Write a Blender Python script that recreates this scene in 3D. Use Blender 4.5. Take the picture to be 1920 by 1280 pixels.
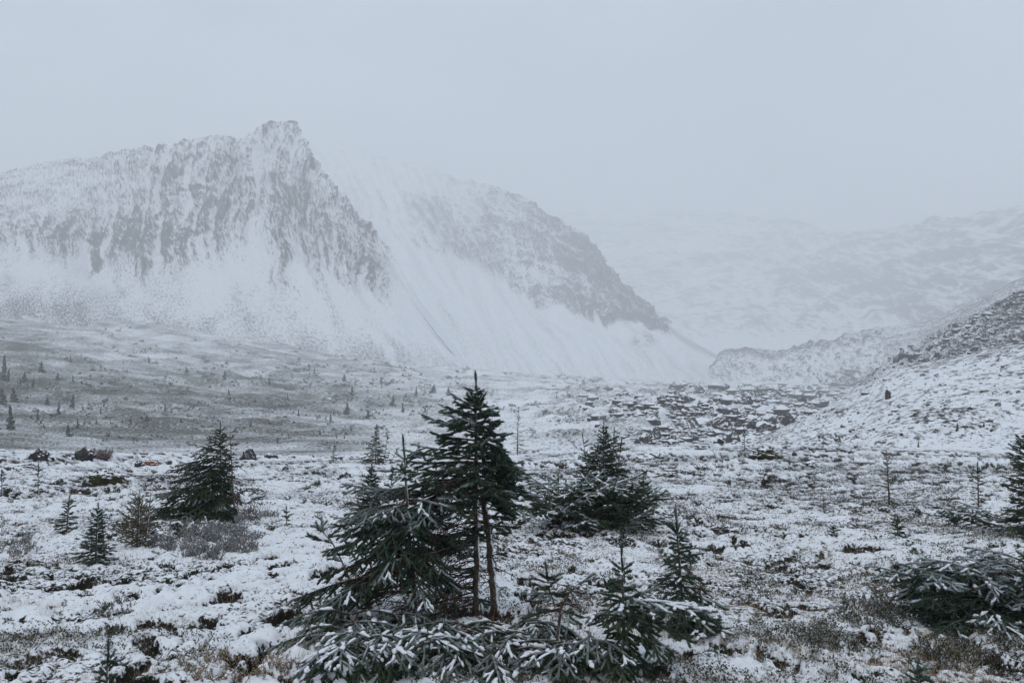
import bpy, bmesh, math, random
import numpy as np
from mathutils import Vector, Matrix
from mathutils.bvhtree import BVHTree

for o in list(bpy.data.objects):
    bpy.data.objects.remove(o)
scene = bpy.context.scene
COL = scene.collection

# ------------------------------------------------------------------ camera, sky, sun, exposure
FPX = 1813.0          # focal length in pixels of the 1920 px wide photograph
HOR = 600.0           # row of the horizon
CAMZ = 1.7
cam_d = bpy.data.cameras.new('camera')
cam_d.sensor_width = 36.0
cam_d.lens = FPX / 1920 * 36.0
cam_d.shift_y = -40.0 / 1920
cam_d.clip_start = 0.05
cam_d.clip_end = 30000
cam = bpy.data.objects.new('camera', cam_d)
COL.objects.link(cam)
cam.location = (0, 0, CAMZ)
cam.rotation_euler = (math.pi / 2, 0, 0)
scene.camera = cam

SUN_EL, SUN_AZ = math.radians(52), math.radians(200)
world = bpy.data.worlds.new('World')
scene.world = world
world.use_nodes = True
nt = world.node_tree
nt.nodes.clear()
w_out = nt.nodes.new('ShaderNodeOutputWorld')
w_bg = nt.nodes.new('ShaderNodeBackground')
w_sky = nt.nodes.new('ShaderNodeTexSky')
w_sky.sky_type = 'NISHITA'
w_sky.sun_disc = False
w_sky.sun_elevation = SUN_EL
w_sky.sun_rotation = SUN_AZ
w_sky.air_density = 1.0
w_sky.dust_density = 8.0
w_sky.ozone_density = 1.0
w_mix = nt.nodes.new('ShaderNodeMixRGB')      # overcast: the cloud deck evens the sky out
w_mix.inputs['Fac'].default_value = 0.88
w_tc = nt.nodes.new('ShaderNodeTexCoord')
w_nz = nt.nodes.new('ShaderNodeTexNoise')
w_nz.inputs['Scale'].default_value = 2.2; w_nz.inputs['Detail'].default_value = 4.0; w_nz.inputs['Roughness'].default_value = 0.5
w_map = nt.nodes.new('ShaderNodeMapping'); w_map.inputs['Scale'].default_value = (1, 1, 2.2); w_map.inputs['Location'].default_value = (0.4, 0.1, 0.3)
nt.links.new(w_tc.outputs['Generated'], w_map.inputs['Vector']); nt.links.new(w_map.outputs[0], w_nz.inputs['Vector'])
w_rmp = nt.nodes.new('ShaderNodeValToRGB')
w_rmp.color_ramp.elements[0].position = 0.30; w_rmp.color_ramp.elements[0].color = (0.41, 0.49, 0.59, 1)
w_rmp.color_ramp.elements[1].position = 0.70; w_rmp.color_ramp.elements[1].color = (0.70, 0.79, 0.90, 1)
nt.links.new(w_nz.outputs['Fac'], w_rmp.inputs['Fac'])
w_mul = nt.nodes.new('ShaderNodeMixRGB'); w_mul.blend_type = 'MULTIPLY'; w_mul.inputs['Fac'].default_value = 1.0
w_mul.inputs['Color2'].default_value = (10, 10, 10, 1)
nt.links.new(w_rmp.outputs['Color'], w_mul.inputs['Color1'])
nt.links.new(w_mul.outputs['Color'], w_mix.inputs['Color2'])
nt.links.new(w_sky.outputs['Color'], w_mix.inputs['Color1'])
nt.links.new(w_mix.outputs['Color'], w_bg.inputs['Color'])
w_bg.inputs['Strength'].default_value = 0.10
nt.links.new(w_bg.outputs['Background'], w_out.inputs['Surface'])

sun_d = bpy.data.lights.new('sun', 'SUN')
sun_d.energy = 0.5
sun_d.angle = math.radians(40)
sun_d.color = (1.0, 0.97, 0.94)
sun = bpy.data.objects.new('sun', sun_d)
COL.objects.link(sun)
sdir = Vector((math.sin(SUN_AZ) * math.cos(SUN_EL), math.cos(SUN_AZ) * math.cos(SUN_EL), math.sin(SUN_EL)))
sun.rotation_euler = sdir.to_track_quat('Z', 'Y').to_euler()
sun.location = (0, 0, 300)

scene.view_settings.view_transform = 'Standard'
scene.view_settings.look = 'None'
scene.view_settings.exposure = 0.22
scene.view_settings.gamma = 1.0
scene.view_settings.use_curve_mapping = False
scene.cycles.use_denoising = True
scene.cycles.max_bounces = 6
scene.cycles.diffuse_bounces = 3
scene.cycles.volume_bounces = 4
scene.cycles.transparent_max_bounces = 4

# ------------------------------------------------------------------ noise
_rs = np.random.RandomState(11)
_perm = _rs.permutation(256)
_perm = np.concatenate([_perm, _perm, _perm]).astype(np.int32)
_g3 = _rs.normal(size=(256, 3)).astype(np.float32)
_g3 /= np.linalg.norm(_g3, axis=1)[:, None]
_a2 = _rs.uniform(0, 2 * np.pi, 256)
_g2 = np.stack([np.cos(_a2), np.sin(_a2)], 1).astype(np.float32)


def pn2(x, y):
    x = np.asarray(x, np.float32); y = np.asarray(y, np.float32)
    x, y = np.broadcast_arrays(x, y)
    fx = np.floor(x); fy = np.floor(y)
    xf = x - fx; yf = y - fy
    xi = fx.astype(np.int32) & 255; yi = fy.astype(np.int32) & 255
    u = xf * xf * xf * (xf * (xf * 6 - 15) + 10); v = yf * yf * yf * (yf * (yf * 6 - 15) + 10)

    def c(dx, dy):
        g = _g2[_perm[_perm[xi + dx] + yi + dy]]
        return g[..., 0] * (xf - dx) + g[..., 1] * (yf - dy)
    a = c(0, 0) * (1 - u) + c(1, 0) * u
    b = c(0, 1) * (1 - u) + c(1, 1) * u
    return (a * (1 - v) + b * v) * 1.5


def fbm2(x, y, oct=4, gain=0.5, lac=2.03):
    s = 0; a = 1.0; f = 1.0
    for i in range(oct):
        s = s + a * pn2(x * f + 17.3 * i, y * f - 9.1 * i)
        a *= gain; f *= lac
    return s


def ridge2(x, y, oct=4, gain=0.5, lac=2.1):
    s = 0; a = 1.0; f = 1.0
    for i in range(oct):
        s = s + a * (1 - 2 * np.abs(pn2(x * f + 31.7 * i, y * f + 5.3 * i)))
        a *= gain; f *= lac
    return s


def sstep(a, b, x):
    t = np.clip((x - a) / (b - a), 0, 1)
    return t * t * (3 - 2 * t)


# ------------------------------------------------------------------ mesh helpers
def mesh_np(name, verts, faces, attrs=None, uv=None, smooth=True):
    verts = np.ascontiguousarray(verts, np.float32)
    faces = np.ascontiguousarray(faces, np.int32)
    k = faces.shape[1]
    m = bpy.data.meshes.new(name)
    m.vertices.add(len(verts))
    m.vertices.foreach_set('co', verts.ravel())
    m.loops.add(faces.size)
    m.loops.foreach_set('vertex_index', faces.ravel())
    m.polygons.add(len(faces))
    m.polygons.foreach_set('loop_start', np.arange(0, faces.size, k, dtype=np.int32))
    m.polygons.foreach_set('use_smooth', np.full(len(faces), smooth, bool))
    if attrs:
        for an, av in attrs.items():
            a = m.attributes.new(an, 'FLOAT', 'POINT')
            a.data.foreach_set('value', np.ascontiguousarray(av, np.float32).ravel())
    if uv is not None:
        l = m.uv_layers.new(name='UVMap')
        l.data.foreach_set('uv', np.ascontiguousarray(uv[faces.ravel()], np.float32).ravel())
    m.update(calc_edges=True)
    return m


def link(name, mesh, mat=None, parent=None, loc=None):
    o = bpy.data.objects.new(name, mesh)
    COL.objects.link(o)
    if mat is not None and mesh is not None and not mesh.materials:
        mesh.materials.append(mat)
    if parent is not None:
        o.parent = parent
    if loc is not None:
        o.location = loc
    return o


def tag(o, label=None, cat=None, group=None, kind=None):
    if label: o['label'] = label
    if cat: o['category'] = cat
    if group: o['group'] = group
    if kind: o['kind'] = kind
    return o


def grid_faces(nr, nc):
    i = np.arange((nr - 1) * (nc - 1))
    r = i // (nc - 1); c = i % (nc - 1)
    a = r * nc + c
    return np.stack([a, a + 1, a + nc + 1, a + nc], 1)


def world_pt(px, py, d):
    px = np.asarray(px, float); py = np.asarray(py, float); d = np.asarray(d, float)
    return np.stack([d * (px - 960) / FPX, d, CAMZ + d * (HOR - py) / FPX], -1)


def cr_interp(P, t):
    """Catmull-Rom through P[0..n-1] (along axis 0) at parameters t in 0..n-1"""
    n = len(P)
    i = np.clip(np.floor(t).astype(int), 0, n - 2)
    f = (t - i)[(...,) + (None,) * (P.ndim - 1)]
    p0 = P[np.clip(i - 1, 0, n - 1)]; p1 = P[i]; p2 = P[i + 1]; p3 = P[np.clip(i + 2, 0, n - 1)]
    return 0.5 * (2 * p1 + (p2 - p0) * f + (2 * p0 - 5 * p1 + 4 * p2 - p3) * f ** 2 + (3 * p1 - p0 - 3 * p2 + p3) * f ** 3)


def loft(ctrl, nv, nu):
    """ctrl[row][col] = (px, py, depth) in the surveyed frame; returns world points (nv,nu,3) and row/col parameters"""
    C = np.array(ctrl, float)
    C[..., 2] = np.log(C[..., 2])
    tv = nv if isinstance(nv, np.ndarray) else np.linspace(0, C.shape[0] - 1, nv)
    tu = nu if isinstance(nu, np.ndarray) else np.linspace(0, C.shape[1] - 1, nu)
    A = cr_interp(C, tv)
    B = np.swapaxes(cr_interp(np.swapaxes(A, 0, 1), tu), 0, 1)
    W = world_pt(B[..., 0], B[..., 1], np.exp(B[..., 2]))
    return W, tv[:, None] + 0 * tu[None, :], tu[None, :] + 0 * tv[:, None], B[..., 0], B[..., 1]


def grid_normals(W):
    du = np.gradient(W, axis=1); dv = np.gradient(W, axis=0)
    n = np.cross(du, dv)
    n /= np.linalg.norm(n, axis=-1, keepdims=True) + 1e-9
    return np.where(n[..., 2:3] < 0, -n, n)


def grid_uv(W):
    du = np.linalg.norm(np.diff(W, axis=1), axis=-1).mean(0)
    dv = np.linalg.norm(np.diff(W, axis=0), axis=-1).mean(1)
    u = np.concatenate([[0], np.cumsum(du)]); v = np.concatenate([[0], np.cumsum(dv)])
    U, V = np.meshgrid(u, v)
    return np.stack([U, V], -1).reshape(-1, 2)


# ------------------------------------------------------------------ materials
def new_mat(name):
    m = bpy.data.materials.new(name)
    m.use_nodes = True
    nt = m.node_tree
    b = nt.nodes['Principled BSDF']
    b.inputs['Roughness'].default_value = 0.85
    b.inputs['Specular IOR Level'].default_value = 0.15
    return m, nt, b


def N(nt, t, **kw):
    n = nt.nodes.new(t)
    for k, v in kw.items():
        if k in n.inputs:
            n.inputs[k].default_value = v
        else:
            setattr(n, k, v)
    return n


def math_n(nt, op, a, b=None, clamp=False):
    n = nt.nodes.new('ShaderNodeMath'); n.operation = op; n.use_clamp = clamp
    for i, x in enumerate((a, b)):
        if x is None: continue
        if isinstance(x, (int, float)): n.inputs[i].default_value = x
        else: nt.links.new(x, n.inputs[i])
    return n.outputs[0]


def mix_n(nt, fac, a, b):
    n = nt.nodes.new('ShaderNodeMixRGB')
    for k, x in (('Fac', fac), ('Color1', a), ('Color2', b)):
        if isinstance(x, (int, float)): n.inputs[k].default_value = x
        elif isinstance(x, tuple): n.inputs[k].default_value = (*x, 1)
        else: nt.links.new(x, n.inputs[k])
    return n.outputs[0]


SNOW = (0.80, 0.82, 0.85)


def terrain_mat(name, dark_a, dark_b, scale, width=0.25, coords='UV', bump=0.3, bump_d=1.0, detail=6.0, third=None, spread=2.4):
    m, nt, b = new_mat(name)
    if coords == 'UV':
        src = N(nt, 'ShaderNodeTexCoord').outputs['UV']
    else:
        src = N(nt, 'ShaderNodeNewGeometry').outputs['Position']
    mp = N(nt, 'ShaderNodeMapping'); mp.inputs['Scale'].default_value = scale
    nt.links.new(src, mp.inputs['Vector'])
    nz = N(nt, 'ShaderNodeTexNoise', Scale=1.0, Detail=detail, Roughness=0.68)
    nt.links.new(mp.outputs[0], nz.inputs['Vector'])
    n = math_n(nt, 'ADD', math_n(nt, 'MULTIPLY', math_n(nt, 'SUBTRACT', nz.outputs['Fac'], 0.5), spread), 0.5)
    at = N(nt, 'ShaderNodeAttribute'); at.attribute_name = 'cov'
    fac = math_n(nt, 'ADD', math_n(nt, 'DIVIDE', math_n(nt, 'SUBTRACT', at.outputs['Fac'], n), width), 0.5, clamp=True)
    nz2 = N(nt, 'ShaderNodeTexNoise', Scale=0.37, Detail=5.0, Roughness=0.6)
    nt.links.new(mp.outputs[0], nz2.inputs['Vector'])
    ramp = N(nt, 'ShaderNodeValToRGB')
    ramp.color_ramp.elements[0].position = 0.36; ramp.color_ramp.elements[0].color = (*dark_a, 1)
    ramp.color_ramp.elements[1].position = 0.64; ramp.color_ramp.elements[1].color = (*dark_b, 1)
    if third:
        e = ramp.color_ramp.elements.new(0.5); e.color = (*third, 1)
    nt.links.new(nz2.outputs['Fac'], ramp.inputs['Fac'])
    nt.links.new(mix_n(nt, fac, SNOW, ramp.outputs['Color']), b.inputs['Base Color'])
    bp = N(nt, 'ShaderNodeBump', Strength=bump, Distance=bump_d)
    nt.links.new(nz.outputs['Fac'], bp.inputs['Height'])
    nt.links.new(bp.outputs[0], b.inputs['Normal'])
    return m


def topsnow_mat(name, ca, cb, scale, level=0.55, wdir=(0, 0, 1), width=0.12, noise=0.9, nscale=None):
    """a surface with snow lying on its upward faces"""
    m, nt, b = new_mat(name)
    g = N(nt, 'ShaderNodeNewGeometry')
    oi = N(nt, 'ShaderNodeObjectInfo')
    add = N(nt, 'ShaderNodeVectorMath'); add.operation = 'ADD'
    nt.links.new(g.outputs['Position'], add.inputs[0]); nt.links.new(oi.outputs['Location'], add.inputs[1])
    nz = N(nt, 'ShaderNodeTexNoise', Scale=scale, Detail=6.0, Roughness=0.65)
    nt.links.new(add.outputs[0], nz.inputs['Vector'])
    nz2 = N(nt, 'ShaderNodeTexNoise', Scale=nscale or scale * 1.6, Detail=5.0, Roughness=0.7)
    nt.links.new(add.outputs[0], nz2.inputs['Vector'])
    dp = N(nt, 'ShaderNodeVectorMath'); dp.operation = 'DOT_PRODUCT'
    dp.inputs[1].default_value = Vector(wdir).normalized()
    nt.links.new(g.outputs['Normal'], dp.inputs[0])
    v = math_n(nt, 'ADD', dp.outputs['Value'], math_n(nt, 'MULTIPLY', math_n(nt, 'SUBTRACT', nz2.outputs['Fac'], 0.5), noise))
    fac = math_n(nt, 'DIVIDE', math_n(nt, 'SUBTRACT', v, level), width, clamp=True)
    ramp = N(nt, 'ShaderNodeValToRGB')
    ramp.color_ramp.elements[0].position = 0.35; ramp.color_ramp.elements[0].color = (*ca, 1)
    ramp.color_ramp.elements[1].position = 0.65; ramp.color_ramp.elements[1].color = (*cb, 1)
    nt.links.new(nz.outputs['Fac'], ramp.inputs['Fac'])
    nt.links.new(mix_n(nt, fac, ramp.outputs['Color'], SNOW), b.inputs['Base Color'])
    bp = N(nt, 'ShaderNodeBump', Strength=0.5, Distance=0.3 / scale)
    nt.links.new(nz.outputs['Fac'], bp.inputs['Height'])
    nt.links.new(bp.outputs[0], b.inputs['Normal'])
    return m


def leaf_mat(name, ca, cb, frost=(0.62, 0.67, 0.72)):
    m, nt, b = new_mat(name)
    t = N(nt, 'ShaderNodeAttribute'); t.attribute_name = 'tone'
    f = N(nt, 'ShaderNodeAttribute'); f.attribute_name = 'frost'
    c = mix_n(nt, t.outputs['Fac'], ca, cb)
    nt.links.new(mix_n(nt, f.outputs['Fac'], c, frost), b.inputs['Base Color'])
    b.inputs['Roughness'].default_value = 0.6
    return m


M_snow, nt, b = new_mat('snow')
b.inputs['Base Color'].default_value = (*SNOW, 1)
nz = N(nt, 'ShaderNodeTexNoise', Scale=90.0, Detail=4.0)
bp = N(nt, 'ShaderNodeBump', Strength=0.35, Distance=0.004)
nt.links.new(nz.outputs['Fac'], bp.inputs['Height']); nt.links.new(bp.outputs[0], b.inputs['Normal'])

M_ground = terrain_mat('tundra_ground', (0.008, 0.007, 0.006), (0.042, 0.035, 0.021), (34, 34, 34), 0.26, 'POS', 0.5, 0.010, third=(0.018, 0.016, 0.010), spread=2.8)
M_valley = terrain_mat('grassy_valley_ground', (0.060, 0.066, 0.054), (0.110, 0.104, 0.080), (0.75, 1.1, 1), 0.75, 'UV', 0.25, 0.5, third=(0.075, 0.083, 0.066))
M_m1 = terrain_mat('cliff_rock', (0.052, 0.053, 0.057), (0.118, 0.108, 0.106), (0.62, 0.15, 1), 0.50, 'UV', 0.25, 1.2, spread=2.6)
M_m2 = terrain_mat('banded_rock', (0.045, 0.047, 0.051), (0.105, 0.100, 0.098), (0.50, 0.30, 1), 0.45, 'UV', 0.25, 1.2, spread=3.4)
M_head = terrain_mat('far_rock', (0.050, 0.052, 0.056), (0.090, 0.088, 0.088), (0.03, 0.08, 1), 0.5, 'UV', 0.2, 4.0, spread=3.0)
M_mor = terrain_mat('moraine_gravel', (0.040, 0.040, 0.042), (0.085, 0.078, 0.070), (0.55, 0.30, 1), 0.45, 'UV', 0.3, 0.6)
M_dark = terrain_mat('boulder_slope_ground', (0.022, 0.022, 0.024), (0.060, 0.056, 0.053), (0.9, 0.9, 1), 0.35, 'UV', 0.6, 1.0)
M_right = terrain_mat('turf_slope_ground', (0.020, 0.018, 0.016), (0.070, 0.056, 0.040), (2.2, 3.8, 1), 0.24, 'UV', 0.4, 0.08)
M_rock = topsnow_mat('boulder_rock', (0.016, 0.016, 0.017), (0.070, 0.063, 0.058), 6.0, 0.74, noise=0.7, nscale=3.5)
M_rock_far = topsnow_mat('far_boulder_rock', (0.020, 0.019, 0.020), (0.068, 0.061, 0.056), 0.9, 0.66, noise=0.9)
M_rock_red = topsnow_mat('rusty_rock', (0.10, 0.035, 0.018), (0.20, 0.075, 0.035), 6.0, 0.75)
M_rock_moss = topsnow_mat('mossy_rock', (0.020, 0.018, 0.012), (0.060, 0.052, 0.022), 6.0, 0.7, noise=1.2)
M_bark = topsnow_mat('spruce_bark', (0.052, 0.037, 0.030), (0.165, 0.124, 0.099), 60.0, 0.66, wdir=(0.95, -0.15, 0.3), noise=0.9, nscale=22)
M_twig = topsnow_mat('dead_twig_bark', (0.045, 0.028, 0.020), (0.10, 0.065, 0.045), 60.0, 0.95, noise=0.9)
M_pale = topsnow_mat('weathered_wood', (0.16, 0.12, 0.10), (0.30, 0.25, 0.22), 50.0, 0.85, noise=0.8)
M_needle = leaf_mat('spruce_needles', (0.012, 0.025, 0.013), (0.058, 0.088, 0.040))
M_needle_blue = leaf_mat('blue_spruce_needles', (0.012, 0.026, 0.016), (0.056, 0.088, 0.050))
M_larch = leaf_mat('larch_needles', (0.075, 0.072, 0.040), (0.150, 0.130, 0.075))
M_heather = leaf_mat('heather_leaves', (0.045, 0.036, 0.026), (0.120, 0.100, 0.062), (0.6, 0.63, 0.66))
M_greenleaf = leaf_mat('low_shrub_leaves', (0.028, 0.036, 0.014), (0.085, 0.085, 0.030), (0.6, 0.63, 0.66))
M_hillshrub = leaf_mat('dwarf_shrub_leaves', (0.030, 0.036, 0.026), (0.075, 0.078, 0.055))
M_straw = leaf_mat('dry_grass', (0.22, 0.150, 0.085), (0.46, 0.350, 0.220), (0.7, 0.7, 0.7))
M_redbush = leaf_mat('russet_leaves', (0.080, 0.032, 0.022), (0.160, 0.080, 0.050))

# ------------------------------------------------------------------ the near terrace
_pd = np.array([0, 3, 4.5, 5.7, 8, 11, 15, 20, 26, 31, 35, 38, 41, 46, 60.])
_py = np.array([0, 0, 1280, 1150, 1040, 968, 915, 880, 859, 850, 847, 852, 868, 905, 990.])
_pz = CAMZ - _pd * (_py - HOR) / FPX
_pz[0] = 0.08; _pz[1] = 0.03
_td = np.linspace(0, 60, 601)
_tz = np.interp(_td, _pd, _pz)
for _ in range(3):
    _k = np.ones(9) / 9
    _tz = np.convolve(np.pad(_tz, 4, mode='edge'), _k, 'valid')
_cx = np.array([-900, -400, 0, 250, 450, 600, 800, 1000, 1200, 1400, 1600, 1920, 2600.])
_cy = np.array([848, 848, 845, 850, 859, 858, 853, 845, 838, 835, 840, 848, 850.])


def ground_macro(x, y):
    d = np.maximum(y, 0.5)
    r = np.hypot(x, y)
    dd = np.where(y > 0, np.maximum(y, r * 0.80), -y * 0.2)
    z = np.interp(dd, _td, _tz)
    px = 960 + FPX * x / d
    dl = np.interp(px, _cx, _cy) - 847
    z = z - dl / FPX * d * sstep(12, 30, y) * (y > 0)
    z = z + 0.10 * fbm2(x * 0.28, y * 0.28, 2) * sstep(3, 9, r)
    return z


def ground_fields(x, y):
    """height, thickness of the snow"""
    z = ground_macro(x, y)
    wx = x + 0.14 * pn2(x * 2.2, y * 2.2 + 50); wy = y + 0.14 * pn2(x * 2.2 + 90, y * 2.2)
    b1 = np.abs(pn2(wx * 1.7, wy * 1.7 + 3.0))
    b2 = np.abs(pn2(wx * 4.1 + 7, wy * 4.1))
    big = pn2(x * 0.33 + 4, y * 0.33)
    hum = 0.055 * np.sqrt(b1 + 0.01) * (0.75 + 0.6 * big) + 0.034 * np.sqrt(b2 + 0.01)
    fine = fbm2(x * 9, y * 9, 3)
    spots = fbm2(wx * 3.6 + 31, wy * 4.4 + 8, 3, 0.6)
    area = sstep(-0.25, 0.25, fbm2(x * 0.55 + 71, y * 0.55 + 13, 2) + 0.05 + 0.45 * np.exp(-((x - 0.3) / 0.9) ** 2 - ((y - 7.6) / 1.5) ** 2))
    bare = sstep(0.10, 0.44, spots + 0.25 * fine - 0.10 * b1) * (0.35 + 0.75 * area)
    cleft2 = 1.0 - np.clip(b2 / 0.16, 0, 1)
    px = 960 + FPX * x / np.maximum(y, 0.5)
    heath = sstep(-0.35, 0.35, fbm2(x * 0.42 + 5, y * 0.42 + 33, 3) + 0.30 * sstep(900, 1500, px) - 0.15)
    thick = 0.60 - 0.85 * bare - 0.22 * cleft2 * area + 0.12 * fine + 0.10 * pn2(x * 23 + 3, y * 23) - 0.21 * heath + 0.05 * big
    thick = thick - 0.06 * sstep(9, 20, y)
    soil = z + hum + 0.013 * fine + 0.006 * pn2(x * 31, y * 31) - 0.060 * bare + 0.022 * bare * pn2(x * 17, y * 17 + 4)
    zt = soil + 0.030 * np.clip(thick, -0.1, 0.8)
    return zt, thick


def build_ground():
    a_in = np.linspace(-math.radians(31), math.radians(31), 580)
    a_l = np.linspace(-math.pi, -math.radians(31.3), 60)
    ang = np.concatenate([a_l, a_in, -a_l[::-1]])
    pyr = np.concatenate([np.linspace(1900, 1300, 50)[:-1], np.linspace(1300, 860, 290)])
    tab_d = np.linspace(2.2, 36, 3000)
    tab_p = HOR + FPX * (CAMZ - np.interp(tab_d, _td, _tz)) / tab_d
    dv = np.interp(pyr[::-1], tab_p[::-1], tab_d[::-1])[::-1]
    dist = np.concatenate([[0.3, 1.0, 1.6, 2.1], dv[dv > 2.25], np.linspace(dv[-1] + 0.2, 40, 26), [42, 45, 49, 54, 60]])
    A, D = np.meshgrid(ang, dist)
    cosA = np.maximum(np.cos(A), 0.35)
    R = D / cosA
    X = R * np.sin(A); Y = R * np.cos(A)
    Z, T = ground_fields(X, Y)
    far = np.abs(A) > math.radians(34)
    W = np.stack([X, Y, Z], -1)
    cov = np.clip(0.98 - T * 1.42, -0.5, 1.5)
    cov -= 0.10 * sstep(13, 24, Y)
    m = mesh_np('ground', W.reshape(-1, 3), grid_faces(*A.shape)[:, ::-1], {'cov': cov})
    o = link('ground', m, M_ground)
    tag(o, 'thin patchy snow over dark tundra turf', kind='structure')


build_ground()
_sd = np.concatenate([np.linspace(3.6, 12, 300), np.linspace(12.05, 37, 500)])


def on_ground(px, py):
    """the point of the terrace seen at a pixel of the photograph"""
    x = _sd * (px - 960) / FPX
    z = ground_macro(x, _sd) + 0.05
    q = HOR + FPX * (CAMZ - z) / _sd
    i = np.where(q <= py)[0]
    j = i[0] if len(i) else int(np.argmin(q))
    zz, _ = ground_fields(np.array([x[j]]), np.array([_sd[j]]))
    return Vector((x[j], _sd[j], float(zz[0])))


def gz(x, y):
    return float(ground_fields(np.array([x]), np.array([y]))[0][0])


# ------------------------------------------------------------------ valley floor and grassy slope
_vx = [-1400, -400, 0, 250, 500, 750, 1000, 1200, 1340, 1500, 1650, 2600]
_vrows = [
    (45, [900, 920, 925, 930, 930, 930, 930, 930, 930, 930, 930, 930]),
    (100, [780, 820, 836, 850, 857, 857, 850, 840, 834, 834, 850, 880]),
    (190, [690, 738, 765, 785, 800, 805, 800, 795, 792, 792, 805, 840]),
    (320, [610, 665, 695, 720, 742, 750, 756, 760, 762, 765, 772, 800]),
    (450, [560, 600, 635, 660, 690, 710, 728, 738, 742, 748, 752, 770]),
    (560, [530, 565, 598, 620, 655, 690, 712, 726, 732, 735, 738, 750]),
    (680, [510, 545, 578, 598, 635, 680, 706, 718, 722, 722, 722, 735]),
    (860, [500, 540, 570, 585, 620, 670, 702, 714, 715, 714, 712, 720]),
]


def build_valley():
    ctrl = [[(x, y, d) for x, y in zip(_vx, ys)] for d, ys in _vrows]
    tv = np.concatenate([np.linspace(0, 1, 24)[:-1], np.linspace(1, 6, 215)[:-1], np.linspace(6, 7, 12)])
    tu = np.concatenate([np.linspace(0, 1, 14)[:-1], np.linspace(1, 10, 390)[:-1], np.linspace(10, 11, 14)])
    W, V, U, PX, PY = loft(ctrl, tv, tu)
    X, Y = W[..., 0], W[..., 1]
    amp = sstep(60, 200, Y)
    h = 2.2 * fbm2(X / 60, Y / 60, 3) * amp + 0.55 * fbm2(X / 16, Y / 16, 3) * amp + 0.30 * fbm2(X / 4.5, Y / 4.5, 2) * amp + 0.9 * ridge2((X * 0.55 + Y) / 26, (Y - 0.55 * X) / 150, 3) * amp
    mid = np.exp(-((PX - 1250) / 270) ** 2) * sstep(90, 140, Y) * (1 - sstep(520, 680, Y))
    h += mid * (3.0 * np.abs(pn2(X / 34 + 5, Y / 44)) + 1.4 * fbm2(X / 9, Y / 9, 3) + 0.9 * ridge2(X / 6, Y / 8, 2))
    W[..., 2] += h
    n = grid_normals(W)
    # dusting of snow over grass: streaks lie across the slope
    big = fbm2(X / 90 + 3, Y / 80, 3)
    st = fbm2(X / 15, Y / 13, 4, 0.6)
    dr = ridge2((X * 0.55 + Y) / 26 + 0.3 * pn2(X / 40, Y / 40), (Y - 0.55 * X) / 150, 3, 0.6) - 0.8
    left = 1 - sstep(700, 1000, PX)
    g1 = np.exp(-((PX + 30) / 190) ** 2) * sstep(560, 605, PY) * (1 - 0.7 * sstep(4.0, 5.4, V))
    g2 = sstep(630, 735, PY) * (1 - 0.55 * sstep(560, 780, PX))
    cov = 0.23 + left * 0.14 * sstep(3.6, 5.2, V) + left * 0.46 * np.clip(g1 + g2, 0, 1) * (1 - 0.4 * sstep(3.6, 5.2, V)) + 0.13 * big + 0.30 * st + 0.12 * dr - 0.20 * sstep(822, 850, PY) * left
    right = sstep(900, 1080, PX)
    cov = cov * (1 - right) + right * (0.22 + 0.32 * fbm2(X / 22, Y / 30, 3) + 0.25 * st)
    cov += mid * (0.40 * sstep(0.0, 0.5, fbm2(X / 12 + 8, Y / 22 + 2, 4, 0.6) + 0.1) + 0.9 * (0.86 - n[..., 2]) + 0.06)
    # willow patches in the valley bottom
    cov -= 0.12 * sstep(740, 770, PY) * sstep(820, 870, PX) * (1 - sstep(1150, 1220, PX))
    wil = sstep(0.0, 0.3, fbm2(X / 10, Y / 20, 4, 0.6)) * sstep(730, 765, PY) * (1 - sstep(812, 840, PY)) * sstep(930, 990, PX) * (1 - sstep(1150, 1230, PX))
    cov += 0.42 * wil * (0.6 + st)
    m = mesh_np('valley_floor', W.reshape(-1, 3), grid_faces(*X.shape), {'cov': cov}, grid_uv(W))
    o = link('valley_floor', m, M_valley)
    tag(o, 'grey green valley slope dusted with snow', kind='structure')
    ds = W[::2, ::2]
    return BVHTree.FromPolygons(ds.reshape(-1, 3).tolist(), grid_faces(*ds.shape[:2]).tolist())


BVH_valley = build_valley()


def cast(bvh, px, py):
    d = Vector(((px - 960) / FPX, 1.0, (HOR - py) / FPX)).normalized()
    h = bvh.ray_cast(Vector((0, 0, CAMZ)), d)
    return h[0]


# ------------------------------------------------------------------ mountains
def with_back(rows_cols, dd, dz):
    """columns of (crest .. foot); adds the far side of the ridge"""
    out = []
    for c in rows_cols:
        px, py, d = c[0]
        z = CAMZ + d * (HOR - py) / FPX
        x = d * (px - 960) / FPX
        b = []
        dzk = dz(px) if callable(dz) else dz
        for k in (2, 1):
            d2 = d + dd * k; z2 = max(-70.0, z - dzk * k * (0.6 + 0.4 * k))
            x2 = x * (1 + 0.02 * k)
            b.append((960 + FPX * x2 / d2, HOR - FPX * (z2 - CAMZ) / d2, d2))
        out.append(b + list(c))
    return [list(r) for r in zip(*out)]


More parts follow.
